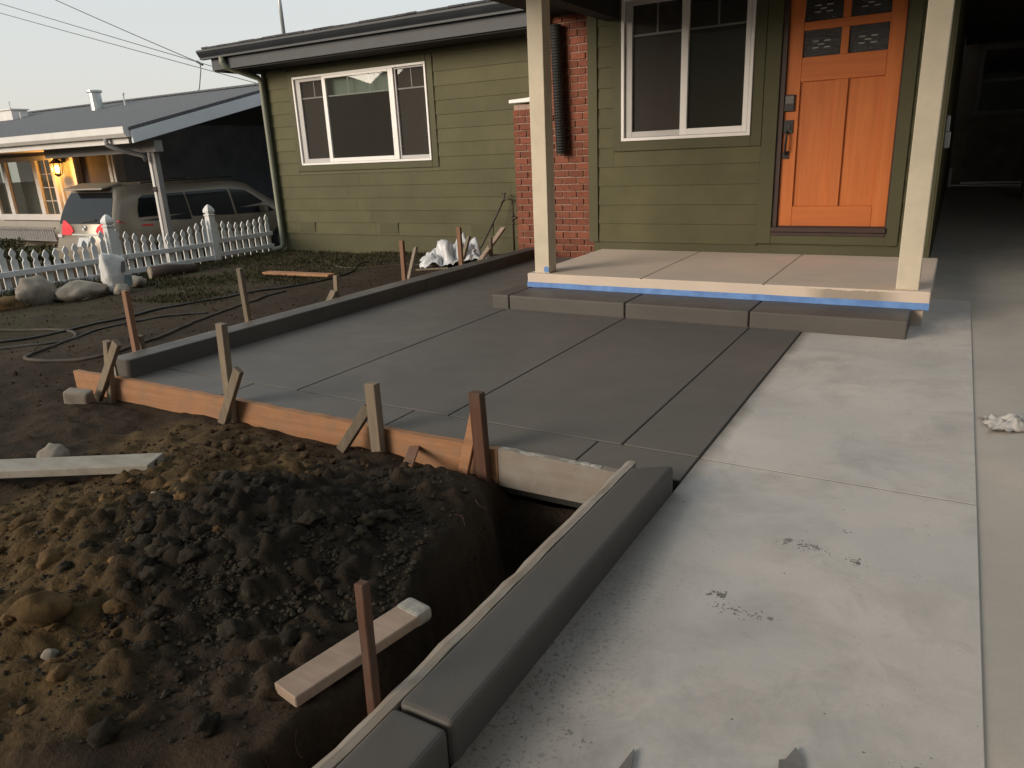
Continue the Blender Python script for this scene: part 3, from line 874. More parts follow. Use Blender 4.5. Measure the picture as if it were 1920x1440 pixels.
# hose bib and its pipe
bib = MB().tube([(-4.965, YL - .09, -.02), (-4.965, YL - .09, .60), (-4.965, YL - .09, .67), (-5.0, YL - .10, .685), (-5.075, YL - .12, .69)], .014, 8)
bib.tube([(-4.965, YL - .09, .45), (-4.91, YL - .06, .45), (-4.91, YL - .02, .45)], .018, 8).tube([(-5.07, YL - .12, .66), (-5.07, YL - .12, .76)], .012, 6).tube([(-5.10, YL - .12, .76), (-5.04, YL - .12, .76)], .010, 6)
for k in range(3): bib.tube([(-4.965, YL - .09, .36 + .05 * k), (-4.965, YL - .09, .39 + .05 * k)], .022, 8)
tag(bib.build('standpipe', M_copper, smooth=True), 'rusty water pipe with garden tap beside the brick chimney', 'water pipe')
tag(MB().tube([(-5.08, YL - .13, .67), (-5.12, YL - .15, .58), (-5.22, YL - .22, .36), (-5.34, YL - .30, .10), (-5.42, YL - .36, -.01), (-5.6, YL - .5, -.02), (-5.9, 7.8, -.03)], .012, 7).build('supply_hose', M_hose, smooth=True), 'thin black hose hanging from the tap by the chimney', 'hose')
# tape scrap on the left post
tag(MB().prism([(-3.052, .262), (-3.036, .245), (-3.006, .252), (-3.003, .292), (-3.030, .303), (-3.050, .288)], 'y', 5.697, 5.6995).build('tape_scrap', M_tape), 'small blue tape scrap stuck low on the left porch post', 'tape')
# mechanical boxes on the side wall
tag(MB().box((-.144, 7.45, 1.14), (-.10, 7.56, 1.27)).box((-.144, 7.47, 1.27), (-.115, 7.53, 1.40)).build('utility_box', M_screen, bevel=.006), 'small grey utility box on the side wall behind the right post', 'utility box')

# unseen tree, added so its crown dims the near ground and windows reflect it
def tree():
    tr_ = empty('added_shade_tree', (-2.6, -4.6, 0), 'unseen leafy tree added behind the camera to shade the near ground', 'tree')
    tk = MB().tube([(-2.6, -4.6, -.2), (-2.58, -4.58, 1.2), (-2.5, -4.5, 2.6), (-2.3, -4.3, 3.8)], [.24, .18, .15, .11], 10)
    for k in range(9):
        a = k * 2.4; l_ = 1.4 + .12 * k
        tk.tube([(-2.45, -4.45, 2.7 + .12 * k), (-2.2 + math.cos(a) * l_ * .6, -4.0 + math.sin(a) * l_ * .6, 3.7 + .2 * k), (-1.7 + math.cos(a) * l_ * 1.5, -2.6 + math.sin(a) * l_ * 1.4, 4.3 + .22 * k)], [.08, .05, .02], 6)
    tk.build('trunk', M_log, tr_, smooth=True)
    V = []; Fc = []
    cen = [(random.gauss(-.7, 2.0), random.gauss(-.5, 1.5), random.uniform(3.5, 5.8)) for _ in range(140)]
    for i in range(27000):
        c0 = np.array(random.choice(cen)) + rng.normal(size=3) * np.array([.42, .42, .34])
        if c0[1] > 2.5 or c0[2] < 3.1: continue
        d = rng.normal(size=3); d /= np.linalg.norm(d); e = np.cross(d, rng.normal(size=3)); e /= np.linalg.norm(e)
        s_ = random.uniform(.10, .20)
        k = len(V); V += [tuple(c0 - d * s_), tuple(c0 + e * s_ * .5), tuple(c0 + d * s_), tuple(c0 - e * s_ * .5)]; Fc.append((k, k+1, k+2, k+3))
    me_ = bpy.data.meshes.new('crown'); me_.from_pydata(V, [], Fc); me_.materials.append(mat('added_shade_tree_leaf', (.05, .07, .03), .6, .4, 3))
    link(bpy.data.objects.new('crown', me_), tr_, (0, 0, 0))
tree()

# unseen building added across the driveway to hold back light from the right
side = empty('added_side_building', (6.2, 2.0, 0), 'unseen tan building added across the driveway to block light from the right', 'building')
M_side = mat('added_side_stucco', (.20, .17, .14), .9, .1, 3)
box('wall', (5.3, -7.0, -.1), (8.5, 7.6, 3.3), M_side, side)
MB().prism([(4.8, 3.25), (9.0, 3.25), (6.9, 4.5)], 'y', -7.4, 8.0).build('roof', M_shingle, side)

# ------------------------------------------------------------------ covered carport and garage at the back
M_brown = mat('dark_brown_board', (.17, .135, .108), .85, .25, 4, rnd=.1)
gar = empty('back_garage', (1.5, 15.3, .38), 'dark garage with a window at the back of the covered driveway', 'garage')
gb = MB().box((-.6, 15.25, .2), (.09, 15.4, 3.0)).box((.09, 15.25, .2), (1.25, 15.4, 1.50)).box((.09, 15.25, 2.58), (1.25, 15.4, 3.0)).box((1.25, 15.25, .2), (5.2, 15.4, 3.0))
gb.build('wall', M_brown, gar)
for k in range(14):
    xa = -.15 + k * .2
    box('board', (xa + .004, 15.235, .47), (xa + .196, 15.249, 1.46), M_brown, gar)
gw = empty('window', (.67, 15.25, 1.5), parent=gar)
M_win_dim = mat('dim_window_frame', (.20, .185, .17), .6, .1, 6)
MB().box((.09, 15.21, 1.50), (.15, 15.30, 2.58)).box((1.19, 15.21, 1.50), (1.25, 15.30, 2.58)).box((.15, 15.21, 1.50), (1.19, 15.30, 1.57)).box((.15, 15.21, 2.51), (1.19, 15.30, 2.58)).box((.15, 15.22, 2.02), (1.19, 15.29, 2.07)).build('frame', M_win_dim, gw)
box('pane', (.15, 15.27, 1.57), (1.19, 15.275, 2.51), glass('garage_glass', (.6, .6, .6)), gw)
box('room', (.10, 15.6, 1.5), (1.24, 15.62, 2.58), M_thresh, gw)
box('sill_strip', (.03, 15.20, .405), (.93, 15.249, .435), M_white_vinyl, gar)
car = empty('carport_roof', (2.5, 11, 2.7), 'dark flat roof over the driveway beside the house', 'carport')
box('deck', (-.155, 7.75, 2.72), (5.2, 15.245, 2.86), M_brown, car)
for k in range(8):
    box('rafter', (-.15, 7.9 + k * .98, 2.58), (5.1, 7.95 + k * .98, 2.719), M_soffit, car)
box('side_wall', (4.6, 7.8, 0.0), (4.7, 15.2, 2.719), M_brown, car)
# block at the right edge and a downpipe stub in the side passage
tag(MB().box((.80, 12.9, drive_z(13) - .01), (1.20, 13.3, drive_z(13) + .36)).box((.84, 12.95, drive_z(13) + .36), (1.12, 13.2, drive_z(13) + .46)).build('storage_crate', M_rock, bevel=.02), 'grey lumpy crate standing in the dark carport at the right edge', 'crate')
tag(MB().box((-.145, 14.0, drive_z(14) + .06), (-.10, 14.07, drive_z(14) + .36)).build('pipe_guard', M_white_vinyl, bevel=.006), 'short white upright strip low on the side wall in the carport', 'strip')

# ------------------------------------------------------------------ neighbour's house
ZN = -.72
M_nwall = mat('beige_stucco', (.42, .38, .33), .9, .08, 3, bsc=50, bst=.2)
M_nwhite = mat('neighbour_white_trim', (.66, .63, .60), .6, .06, 4)
M_nblue = mat('grey_barge_paint', (.66, .67, .69), .6, .05, 4)
M_nroof = mat('neighbour_shingle', (.105, .105, .112), .9, .25, 20, bsc=120, bst=.5, rnd=.1)
M_ngrey = mat('neighbour_grey_soffit', (.26, .245, .235), .8, .1, 3)
M_ndark = mat('carport_dark_wall', (.24, .255, .28), .9, .2, 2)
M_ndoor = mat('brown_carport_panel', (.085, .065, .055), .8, .2, 3)
nb = empty('neighbour_house', (-19, 11, ZN), 'low neighbouring house with grey roof, white gutter and lit porch lantern', 'house')
# walls: window opening left, recessed carport right
wz0, wz1 = .19, 1.66
MB().box((-27, 10, ZN - .1), (-21.0, 10.2, 2.2)).box((-21.0, 10, ZN - .1), (-18.10, 10.2, wz0)).box((-21.0, 10, wz1), (-18.10, 10.2, 2.2)).box((-18.10, 10, ZN - .1), (-17.30, 10.2, 2.2)).build('wall', M_nwall, nb)
MB().box((-17.30, 9.98, 1.68), (-15.75, 10.2, 2.2)).box((-15.98, 9.97, ZN - .1), (-15.80, 10.2, 1.68)).build('door_head', M_nwall, nb)
box('trim_post', (-15.96, 9.93, ZN), (-15.86, 9.969, 1.68), M_nwhite, nb)
box('trim_post', (-15.80, 9.93, ZN), (-15.74, 9.969, 1.68), M_nwhite, nb)
box('trim_post', (-17.40, 9.95, ZN), (-17.28, 9.999, 1.70), M_nwhite, nb)
box('trim_post', (-18.02, 9.96, ZN), (-17.95, 9.999, 1.70), M_nwhite, nb)
box('garage_panel', (-17.30, 10.12, ZN - .1), (-15.98, 10.17, 1.68), M_ndoor, nb)
MB().box((-15.9, 15.0, ZN - .1), (-9.6, 15.1, 2.6)).box((-15.9, 10.2, ZN - .1), (-15.8, 15.0, 2.2)).build('carport_wall', M_ndark, nb)
MB().box((-10.2, 11.5, ZN - .1), (-10.1, 15.0, 2.6)).build('carport_side', M_ndark, nb)
nw = empty('window', (-19.5, 10, wz0), parent=nb)
MB().box((-21.0, 9.93, wz0), (-18.10, 10.02, wz0 + .14)).box((-21.0, 9.93, wz1 - .10), (-18.10, 10.02, wz1)).box((-21.0, 9.93, wz0 + .14), (-20.88, 10.02, wz1 - .10)).box((-18.22, 9.93, wz0 + .14), (-18.10, 10.02, wz1 - .10)).box((-20.36, 9.93, wz0 + .14), (-20.20, 10.02, wz1 - .10)).box((-18.98, 9.93, wz0 + .14), (-18.82, 10.02, wz1 - .10)).build('frame', M_nwhite, nw)
for a, b in ((-20.88, -20.36), (-20.20, -18.98), (-18.82, -18.22)):
    box('pane', (a, 9.99, wz0 + .14), (b, 9.995, wz1 - .10), M_glass, nw)
mu = MB()
for k in range(1, 4): mu.box((-18.82, 9.975, wz0 + .14 + k * .307 - .007), (-18.22, 9.988, wz0 + .14 + k * .307 + .007))
mu.box((-18.527, 9.9755, wz0 + .14), (-18.513, 9.9875, wz1 - .10)); mu.build('muntin', M_nwhite, nw)
box('room', (-20.95, 10.6, wz0), (-18.12, 10.62, wz1), M_room, nw)
# slatted apron under the window
ap = MB().box((-27, 9.60, .02), (-18.0, 9.64, .06)).box((-27, 9.60, -.26), (-18.0, 9.64, -.22))
apron = ap.build('railing', M_ngrey, nb)
for k in range(30):
    xk = -18.1 - k * .105
    MB().prism([(xk - .045, -.22), (xk + .045, -.22), (xk + .045, -.05), (xk, .018), (xk - .045, -.05)], 'y', 9.61, 9.63).build('baluster', M_ngrey, apron)
# roof with a barge board on the carport gable
xr = -12.26
MB().prism([(8.15, 1.965), (12.0, 2.885), (15.9, 1.95), (15.9, 1.90), (12.0, 2.83), (8.15, 1.915)], 'x', -28, xr).build('roof', M_nroof, nb)
MB().prism([(8.17, 1.91), (12.0, 2.825), (12.0, 2.60), (8.17, 1.70)], 'x', xr - .035, xr + .01).build('barge_board', M_nblue, nb)
MB().prism([(8.05, 1.97), (8.17, 1.97), (8.17, 1.80), (8.10, 1.80), (8.05, 1.86)], 'x', -28, -12.30).build('gutter', M_nwhite, nb)
box('fascia', (-28, 8.19, 1.70), (-12.42, 8.23, 1.80), M_nwhite, nb)
box('soffit', (-28, 8.23, 1.74), (-15.9, 10.0, 1.77), M_ngrey, nb)
box('carport_beam', (-15.9, 8.62, 1.55), (-12.35, 8.78, 1.739), M_ngrey, nb)
pst = MB().box((-12.66, 8.66, ZN), (-12.60, 8.76, 1.55)).build('carport_post', M_nwhite, nb)
MB().box((-12.555, 8.665, ZN), (-12.475, 8.765, 1.55)).box((-12.599, 8.68, ZN), (-12.556, 8.74, 1.549)).build('post_board', M_ngrey, pst)
box('post_strap', (-12.67, 8.65, .86), (-12.556, 8.77, .95), M_black, pst)
MB().tube([(-12.95, 8.12, 1.80), (-12.95, 8.12, 1.70), (-12.86, 8.30, 1.60), (-12.64, 8.56, 1.50), (-12.63, 8.60, 1.40)], .045, 8).build('downspout', M_ngrey, nb, smooth=True)
# shingle courses show as ridge cap pieces
for k in range(34):
    xa = -22.5 + k * .30
    MB().prism([(11.86, 2.868), (12.0, 2.905), (12.14, 2.868), (12.14, 2.885), (12.0, 2.925), (11.86, 2.885)], 'x', xa, xa + .285).build('ridge_cap', M_nroof, nb)
MB().tube([(-17.63, 11.0, 2.58), (-17.63, 11.0, 3.0), (-17.63, 11.0, 3.02), (-17.63, 11.0, 3.06)], [.13, .13, .17, .17], 12).build('flue', M_galv, nb)
MB().tube([(-16.85, 11.2, 2.60), (-16.86, 11.2, 2.95)], .018, 6).tube([(-16.86, 11.2, 2.86), (-16.82, 11.2, 2.96)], .012, 5).build('vent_stub', M_galv, nb)
MB().box((-21.95, 10.9, 2.55), (-21.2, 11.3, 2.86)).box((-21.99, 10.86, 2.86), (-21.16, 11.34, 2.89)).tube([(-21.6, 11.1, 2.88), (-21.6, 11.1, 3.1)], .02, 6).tube([(-21.0, 11.0, 2.5), (-21.0, 11.0, 2.8)], .02, 6).build('roof_box', M_nwhite, nb)
# lit lantern
lan = empty('wall_lantern', (-17.72, 9.86, 1.46), parent=nb)
LX, LY, LZ = -17.70, 9.80, 1.34
cage = MB()
for k in range(6):
    th = k * math.pi / 3
    cage.bar((LX + .085 * math.cos(th), LY + .085 * math.sin(th), LZ - .10), (LX + .115 * math.cos(th), LY + .115 * math.sin(th), LZ + .13), .016, .016)
cage.tube([(LX, LY, LZ + .13), (LX, LY, LZ + .15), (LX, LY, LZ + .22), (LX, LY, LZ + .27)], [.15, .14, .05, .02], 8).tube([(LX, LY, LZ - .16), (LX, LY, LZ - .12), (LX, LY, LZ - .10)], [.02, .07, .09], 8)
cage.bar((LX, LY, LZ + .2), (LX, 9.99, LZ + .3), .03, .03).box((LX - .05, 9.96, LZ + .15), (LX + .05, 9.999, LZ + .4)).build('cage', M_black, lan)
MB().tube([(LX, LY, LZ - .07), (LX, LY, LZ - .03), (LX, LY, LZ + .04), (LX, LY, LZ + .09)], [.025, .055, .055, .02], 10).build('bulb', emit('amber_bulb', (1.0, .50, .09), 26), lan, smooth=True)
ll = bpy.data.lights.new('lantern_light', 'POINT'); ll.energy = 48; ll.color = (1.0, .44, .09); ll.shadow_soft_size = .06
lo = bpy.data.objects.new('lantern_light', ll); link(lo, lan, (LX, LY - .13, LZ + .0))

# ------------------------------------------------------------------ minivan
def make_van():
    M_body = mat('beige_metallic', (.27, .225, .17), .34, .05, 3, metal=.2, spec=.5)
    M_vglass = mat('tinted_car_glass', (.012, .013, .014), .08, .1, 4, spec=.3)
    M_red = mat('red_tail_lens', (.80, .024, .036), .5, .12, 20, spec=.3)
    M_clear = mat('clear_lamp_lens', (.75, .73, .70), .2, .1, 20, spec=.7)
    M_chrome = mat('chrome_trim', (.72, .70, .66), .2, .05, 20, metal=.9)
    M_tyre = mat('tyre_rubber', (.02, .02, .02), .8, .2, 20)
    M_plate = mat('license_plate', (.55, .55, .54), .5, .35, 60)
    van = empty('minivan', (-14.07, 7.95, ZN), 'beige minivan backed into view, red tail lights towards the picket fence', 'minivan')
    ox, oy, oz = -14.07, 7.95, ZN
    prof = [(.80, .24), (.93, .34), (.975, .58), (.985, .82), (.972, 1.00), (.945, 1.12), (.915, 1.24), (.884, 1.36), (.850, 1.47), (.775, 1.63), (.67, 1.705), (.36, 1.745), (0, 1.755)]
    def reardy(z): return float(np.interp(z, [.2, .34, .58, .70, .82, 1.0, 1.24, 1.47, 1.63, 1.76], [.10, .03, .0, .02, .09, .12, .20, .31, .40, .46]))
    stn = [0, .05, .10, .15, .2, .25, .30, .4, .5, .6, .7, .85, 1.0, 1.2, 1.4, 1.8, 2.2, 2.6, 2.8, 3.0, 3.2, 3.4, 3.5, 3.7, 3.9, 4.1, 4.3, 4.7, 5.0, 5.08]
    def topk(s): return float(np.interp(s, [0, 2.9, 3.4, 3.9, 4.25, 5.08], [1, 1, .86, .42, .10, -.12]))
    def wid(s): return float(np.interp(s, [0, .10, .30, .7, 4.3, 4.8, 5.08], [.90, .955, .985, 1, .99, .93, .80]))
    def pt(s, j, side):
        w, z = prof[j]
        k = topk(s)
        zz_ = z if z <= 1.0 else 1.0 + (z - 1.0) * k
        y = s + reardy(z) * math.exp(-(s / .55) ** 2) * (1 if s < 1.5 else 0)
        return (ox + side * w * wid(s), oy + y, oz + zz_)
    n = len(prof); ring = 2 * n - 1
    v = []; f = []
    for s in stn:
        for j in range(n): v.append(pt(s, j, 1))
        for j in range(n - 2, -1, -1): v.append(pt(s, j, -1))
    for i in range(len(stn) - 1):
        for k in range(ring - 1):
            f.append((i*ring+k, i*ring+k+1, (i+1)*ring+k+1, (i+1)*ring+k))
        f.append((i*ring+ring-1, i*ring, (i+1)*ring, (i+1)*ring+ring-1))
    for j in range(n - 1):
        a, b, c, d = j, j+1, ring-2-j, ring-1-j
        f.append((a, b, c, d) if b != c else (a, b, d))
        e = (len(stn)-1)*ring
        f.append((e+a, e+d, e+c, e+b) if b != c else (e+a, e+d, e+b))
    MB().add(v, f).build('body', M_body, van, smooth=True)
    def sidex(z, s): return float(np.interp(z, [p[1] for p in prof], [p[0] for p in prof])) * wid(s)
    def flank(s_, z_, side, off):
        k = topk(s_)
        return (ox + side * (sidex(z_, s_) + off), oy + s_ + reardy(z_) * math.exp(-(s_ / .55) ** 2), oz + z_)
    def patch(poly, th, name, m, side, smooth=False):
        """outline in (s, z) laid on the flank as a grid that follows the body curve"""
        zmin = min(p[1] for p in poly); zmax = max(p[1] for p in poly)
        lv = sorted(set([zmin, zmax] + [p[1] for p in prof if zmin < p[1] < zmax] + list(np.linspace(zmin, zmax, 9))))
        vv = []; ff = []; nc = 14
        for z_ in lv:
            zq = min(max(z_, zmin + 1e-4), zmax - 1e-4); xs_ = []
            for (s0, z0), (s1, z1) in zip(poly, poly[1:] + poly[:1]):
                if (z0 - zq) * (z1 - zq) < 0: xs_.append(s0 + (s1 - s0) * (zq - z0) / (z1 - z0))
            lo_, hi_ = min(xs_), max(xs_)
            for c in range(nc + 1): vv.append(flank(lo_ + (hi_ - lo_) * c / nc, z_, side, .012))
        for r_ in range(len(lv) - 1):
            for c in range(nc): ff.append((r_*(nc+1)+c, r_*(nc+1)+c+1, (r_+1)*(nc+1)+c+1, (r_+1)*(nc+1)+c))
        return MB().add(vv, ff).build(name, m, van)
    for sd in (1, -1):
        patch([(.56, 1.12), (.62, 1.05), (.75, 1.02), (1.72, 1.00), (1.72, 1.52), (.80, 1.52), (.68, 1.48), (.58, 1.30)], 0, 'window', M_vglass, sd)
        patch([(1.76, 1.00), (2.78, .99), (2.78, 1.52), (1.76, 1.52)], 0, 'window', M_vglass, sd)
        patch([(2.84, .99), (3.86, .98), (3.70, 1.12), (3.30, 1.42), (3.12, 1.50), (2.84, 1.52)], 0, 'window', M_vglass, sd)
        # wrap-round tail light
        tl = MB()
        rows = [(.84, .16), (.92, .44), (1.00, .34), (1.11, .10)]
        vv = []
        for z, sl in rows:
            xo = sidex(z, 0)
            inner = {.84: .46, .92: .36, 1.00: .42, 1.11: .66}[z]
            y0 = oy + reardy(z)
            vv += [(ox + sd * inner, y0 - .016, oz + z), (ox + sd * (xo * .90 - .05), y0 - .020, oz + z), (ox + sd * (xo * .93 + .012), y0 + .03, oz + z), (ox + sd * (sidex(z, .2) + .010), oy + sl + reardy(z) * .85, oz + z - .01)]
        ff = []
        for r in range(3):
            for c in range(3): ff.append((r*4+c, r*4+c+1, r*4+c+5, r*4+c+4))
        tl.add(vv, ff).build('taillight', M_red, van)
        MB().box((ox + sd * .80 - .07, oy + .055, oz + .80), (ox + sd * .80 + .07, oy + .085, oz + .855)).build('lamp_lens', M_clear, van)
        MB().obox((ox + sd * 1.06, oy + 3.50, oz + 1.06), (.20, .10, .15)).build('mirror', M_body, van, bevel=.02)
        for s in (1.02, 4.05):
            whl = MB().tube([(ox + sd * .76, oy + s, oz + .335), (ox + sd * .98, oy + s, oz + .335)], .335, 24).build('wheel', M_tyre, van)
            MB().tube([(ox + sd * .97, oy + s, oz + .335), (ox + sd * .99, oy + s, oz + .335)], .21, 16).build('rim', M_chrome, whl)
        # tail light flank marker and roof rail
        MB().bar((ox + sd * .74, oy + .9, oz + 1.74), (ox + sd * .74, oy + 3.0, oz + 1.75), .03, .03).build('roof_rail', M_blackpl, van)
        patch([(.60, .97), (.86, .965), (.86, .99), (.60, .995)], 0, 'side_marker', M_red, sd)
    # rear glass
    def rear(poly, name, m, off=.010):
        vv = [(ox + x, oy + reardy(z) - off, oz + z) for x, z in poly] + [(ox + x, oy + reardy(z) + .03, oz + z) for x, z in poly]
        k = len(poly)
        return MB().add(vv, [tuple(range(k))] + [(i, (i+1) % k, k+(i+1) % k, k+i) for i in range(k)]).build(name, m, van)
    for za, zb, wa, wb in ((1.05, 1.24, .84, .80), (1.24, 1.47, .80, .735), (1.47, 1.60, .735, .66)):
        rear([(-wa, za), (wa, za), (wb, zb), (-wb, zb)], 'rear_window', M_vglass)
    rear([(-.17, .64), (.17, .64), (.17, .80), (-.17, .80)], 'license_plate', M_plate, .02)
    rear([(-.42, .84), (.42, .84), (.42, .865), (-.42, .865)], 'garnish', M_chrome, .02)
    em = MB()
    for rx, rz, cz in ((.058, .040, .975), (.022, .038, .975), (.040, .014, .990)):
        em.tube([(ox + rx * math.cos(t), oy + reardy(cz) - .022, oz + cz + rz * math.sin(t)) for t in np.linspace(0, 2 * math.pi, 22)], .006, 6)
    em.build('emblem', M_chrome, van)
    MB().prism([(oy + .20, oz + 1.655), (oy + .22, oz + 1.69), (oy + .60, oz + 1.775), (oy + .60, oz + 1.73)], 'x', ox - .62, ox + .62).build('spoiler', M_body, van, bevel=.006)
    MB().box((ox - .95, oy - .045, oz + .38), (ox + .95, oy + .10, oz + .60)).build('bumper', M_body, van, bevel=.035, seg=3)
    MB().bar((ox - .1, oy + reardy(1.08) - .02, oz + 1.08), (ox + .35, oy + reardy(1.12) - .02, oz + 1.12), .015, .03).build('wiper', M_blackpl, van)
make_van()

# ------------------------------------------------------------------ white picket fence
fence = empty('picket_fence', (-9.5, 6.2, -.12), 'white gothic picket fence with scalloped top beside the yard', 'fence')
FX = -9.5
def picket(y, top, base):
    w = .074; H = top
    half_ = [(w*.5, base), (w*.5, H-.150), (w*.30, H-.128), (w*.24, H-.112), (w*.30, H-.098), (w*.52, H-.070), (w*.40, H-.040), (0, H)]
    pts = half_ + [(-a, b) for a, b in half_[-2::-1]]
    MB().prism([(y + a, b) for a, b in pts], 'x', FX - .036, FX - .018).build('picket', M_white_paint, fence)
posts = [2.62, 4.185, 5.75, 7.32]
def fbase(y): return float(np.interp(y, [2, 4, 6, 7.3, 8.6], [-.12, -.12, -.12, -.12, -.10]))
for y in posts:
    b = fbase(y)
    q = .051
    fp = MB().box((FX - q, y - q, b - .1), (FX + q, y + q, .565)).build('fence_post', M_white_paint, fence, bevel=.004)
    def ringp(zz_, r): return [(FX - r, y - r, zz_), (FX + r, y - r, zz_), (FX + r, y + r, zz_), (FX - r, y + r, zz_)]
    prof_ = [(.566, .056), (.575, .060), (.585, .056), (.592, .040), (.603, .040), (.610, .056), (.632, .060), (.665, .052), (.705, .028), (.728, .004)]
    vv = []; ff = []
    for zz_, r in prof_: vv += ringp(zz_, r)
    for i in range(len(prof_) - 1):
        for k in range(4): ff.append((i*4+k, i*4+(k+1) % 4, i*4+4+(k+1) % 4, i*4+4+k))
    ff += [(3,2,1,0), tuple(4*(len(prof_)-1)+k for k in range(4))]
    MB().add(vv, ff).build('post_cap', M_white_paint, fp)
ends = posts + [8.50]
for a, b in zip(ends[:-1], ends[1:]):
    n_ = int(round((b - a - .09) / .1235))
    for k in range(n_):
        f_ = (k + .5) / n_
        y = a + .045 + f_ * (b - a - .09)
        e = abs(2 * f_ - 1)
        dip = .17 if b < 8 else .075
        top = (.555 if b < 8 else .500) - dip * (1 - e ** 2.0) + random.uniform(-.006, .006)
        picket(y, top, fbase(y) - .05)
    for zr in (.155, -.045):
        zz0 = zr + (.03 if b > 7.5 else 0)
        MB().box((FX - .0175, a + .05, zz0 - .033), (FX + .022, b - .05, zz0 + .033)).build('rail', M_white_paint, fence, bevel=.003)

# ------------------------------------------------------------------ wires overhead
def cable(name, pts, r, label):
    tag(MB().tube(pts, r, 6).build(name, M_wire), label, 'cable')
def sagp(a, b, s, n=14):
    a = Vector(a); b = Vector(b)
    return [tuple(a.lerp(b, k / n) - Vector((0, 0, s * 4 * (k / n) * (1 - k / n)))) for k in range(n + 1)]
cable('utility_cable', sagp((-40.5, 18, 9.70), (-19.0, 18, 3.60), .02), .013, 'upper of the two parallel overhead cables crossing the sky')
cable('utility_cable', sagp((-42, 20, 9.30), (-20.5, 20, 3.58), .02), .014, 'lower of the two parallel overhead cables crossing the sky')
sd_ = MB().tube(sagp((-27.0, 14, 7.5), (-17.54, 14, 3.85), .03), .011, 6).tube([(-17.66, 14, 3.90), (-17.45, 14, 3.80)], .030, 6).tube([(-17.54, 14, 3.84), (-17.42, 13.9, 3.68), (-17.22, 13.6, 3.18), (-17.15, 13.0, 2.62)], .012, 6)
tag(sd_.build('service_drop', M_wire), 'steep service drop cable reaching the neighbour roof', 'cable')

# ------------------------------------------------------------------ form boards and stakes
FY0, FY1 = 2.563, 2.601
def formb(x0, x1, z0, z1, m, label, name='form_board'):
    n = 40
    v = []; f = []
    for i in range(n + 1):
        x = x0 + (x1 - x0) * i / n
        t = z1 + .004 * float(vnoise(x, 0, .06, 21)) + .003 * float(vnoise(x, 0, .3, 22))
        b = z0 + .006 * float(vnoise(x, 5, .25, 23))
        v += [(x, FY0, b), (x, FY1, b), (x, FY1, t), (x, FY0, t)]
    for i in range(n):
        for k in range(4): f.append((4*i+k, 4*i+(k+1) % 4, 4*i+4+(k+1) % 4, 4*i+4+k))
    f += [(3,2,1,0), tuple(4*n+k for k in range(4))]
    return tag(MB().add(v, f).build(name, m), label, 'board')
formb(-4.97, -3.405, -.145, .004, M_form, 'orange form board with a rounded end at the far left corner')
formb(-3.400, -1.640, -.155, .004, M_form, 'long orange form board in the middle of the patio front')
formb(-1.636, -1.000, -.165, .006, M_form_c, 'grout-splashed form board at the right end of the patio front')
# dried grout slopped on top of the right board
def crust(pts, w, label, name='grout_ridge'):
    v = []; f = []
    pts = [Vector(p) for p in pts]
    n = 26
    tot = len(pts) - 1
    for i in range(n + 1):
        t = i / n * tot; k = min(int(t), tot - 1)
        p = pts[k].lerp(pts[k+1], t - k); ax = (pts[k+1] - pts[k]).normalized(); sd = Vector((ax.y, -ax.x, 0))
        ww = w * (1 + .35 * random.uniform(-1, 1)); hh = .0055 * (1 + .5 * random.uniform(-1, 1))
        v += [p - sd * ww, p - sd * ww * .5 + Vector((0, 0, hh)), p + sd * ww * .6 + Vector((0, 0, hh * .8)), p + sd * ww]
    for i in range(n):
        for k in range(3): f.append((4*i+k, 4*i+k+1, 4*i+5+k, 4*i+4+k))
        f.append((4*i+3, 4*i, 4*i+4, 4*i+7))
    f += [(0,1,2,3), (4*n+3, 4*n+2, 4*n+1, 4*n)]
    return tag(MB().add(v, f).build(name, M_crust), label, 'grout')
crust([(-1.63, 2.583, .005), (-1.3, 2.583, .004), (-1.14, 2.583, .004)], .016, 'crumbly ridge of grout on the splashed front form board')
# board on the trench side of the path kerb
v = []; f = []; n = 70
for i in range(n + 1):
    y = -1.9 + (2.49 + 1.9) * i / n
    t = .100 + .004 * float(vnoise(y, 0, .11, 31)) + .003 * float(vnoise(y, 0, .03, 32))
    o_ = .003 * float(vnoise(y, 4, .07, 33))
    v += [(-.994 + o_, y, -.20), (-.954, y, -.20), (-.954, y, t), (-.975, y, t + .002), (-.994 + o_, y, t - .006)]
for i in range(n):
    for k in range(5): f.append((5*i+k, 5*i+(k+1) % 5, 5*i+5+(k+1) % 5, 5*i+5+k))
f += [(4,3,2,1,0), tuple(5*n+k for k in range(5))]
tag(MB().add(v, f).build('form_board', M_form_y), 'grout-crusted form board along the trench side of the path kerb', 'board')
# board on the yard side of the long kerb
tag(box('form_board', (-4.600, 2.62, -.12), (-4.575, 8.12, .113), M_form_y), 'thin form board along the yard side of the long patio kerb', 'board')

def stake(p, q, w, d, m, label, brace=None, up=(0, 1, 0), group=None):
    """driven stake p (foot) to q (top); optional brace (p2, q2, w, d, material)"""
    st_ = empty('form_stake', p, label, 'stake', group)
    P_ = Vector(p); Q_ = Vector(q)
    MB().bar(p, q, w, d, up).build('post', m, st_, bevel=.0025)
    if brace:
        a, b, bw, bd, bm_ = brace
        MB().bar(a, b, bw, bd, up).build('brace', bm_, st_, bevel=.0025)
    return st_
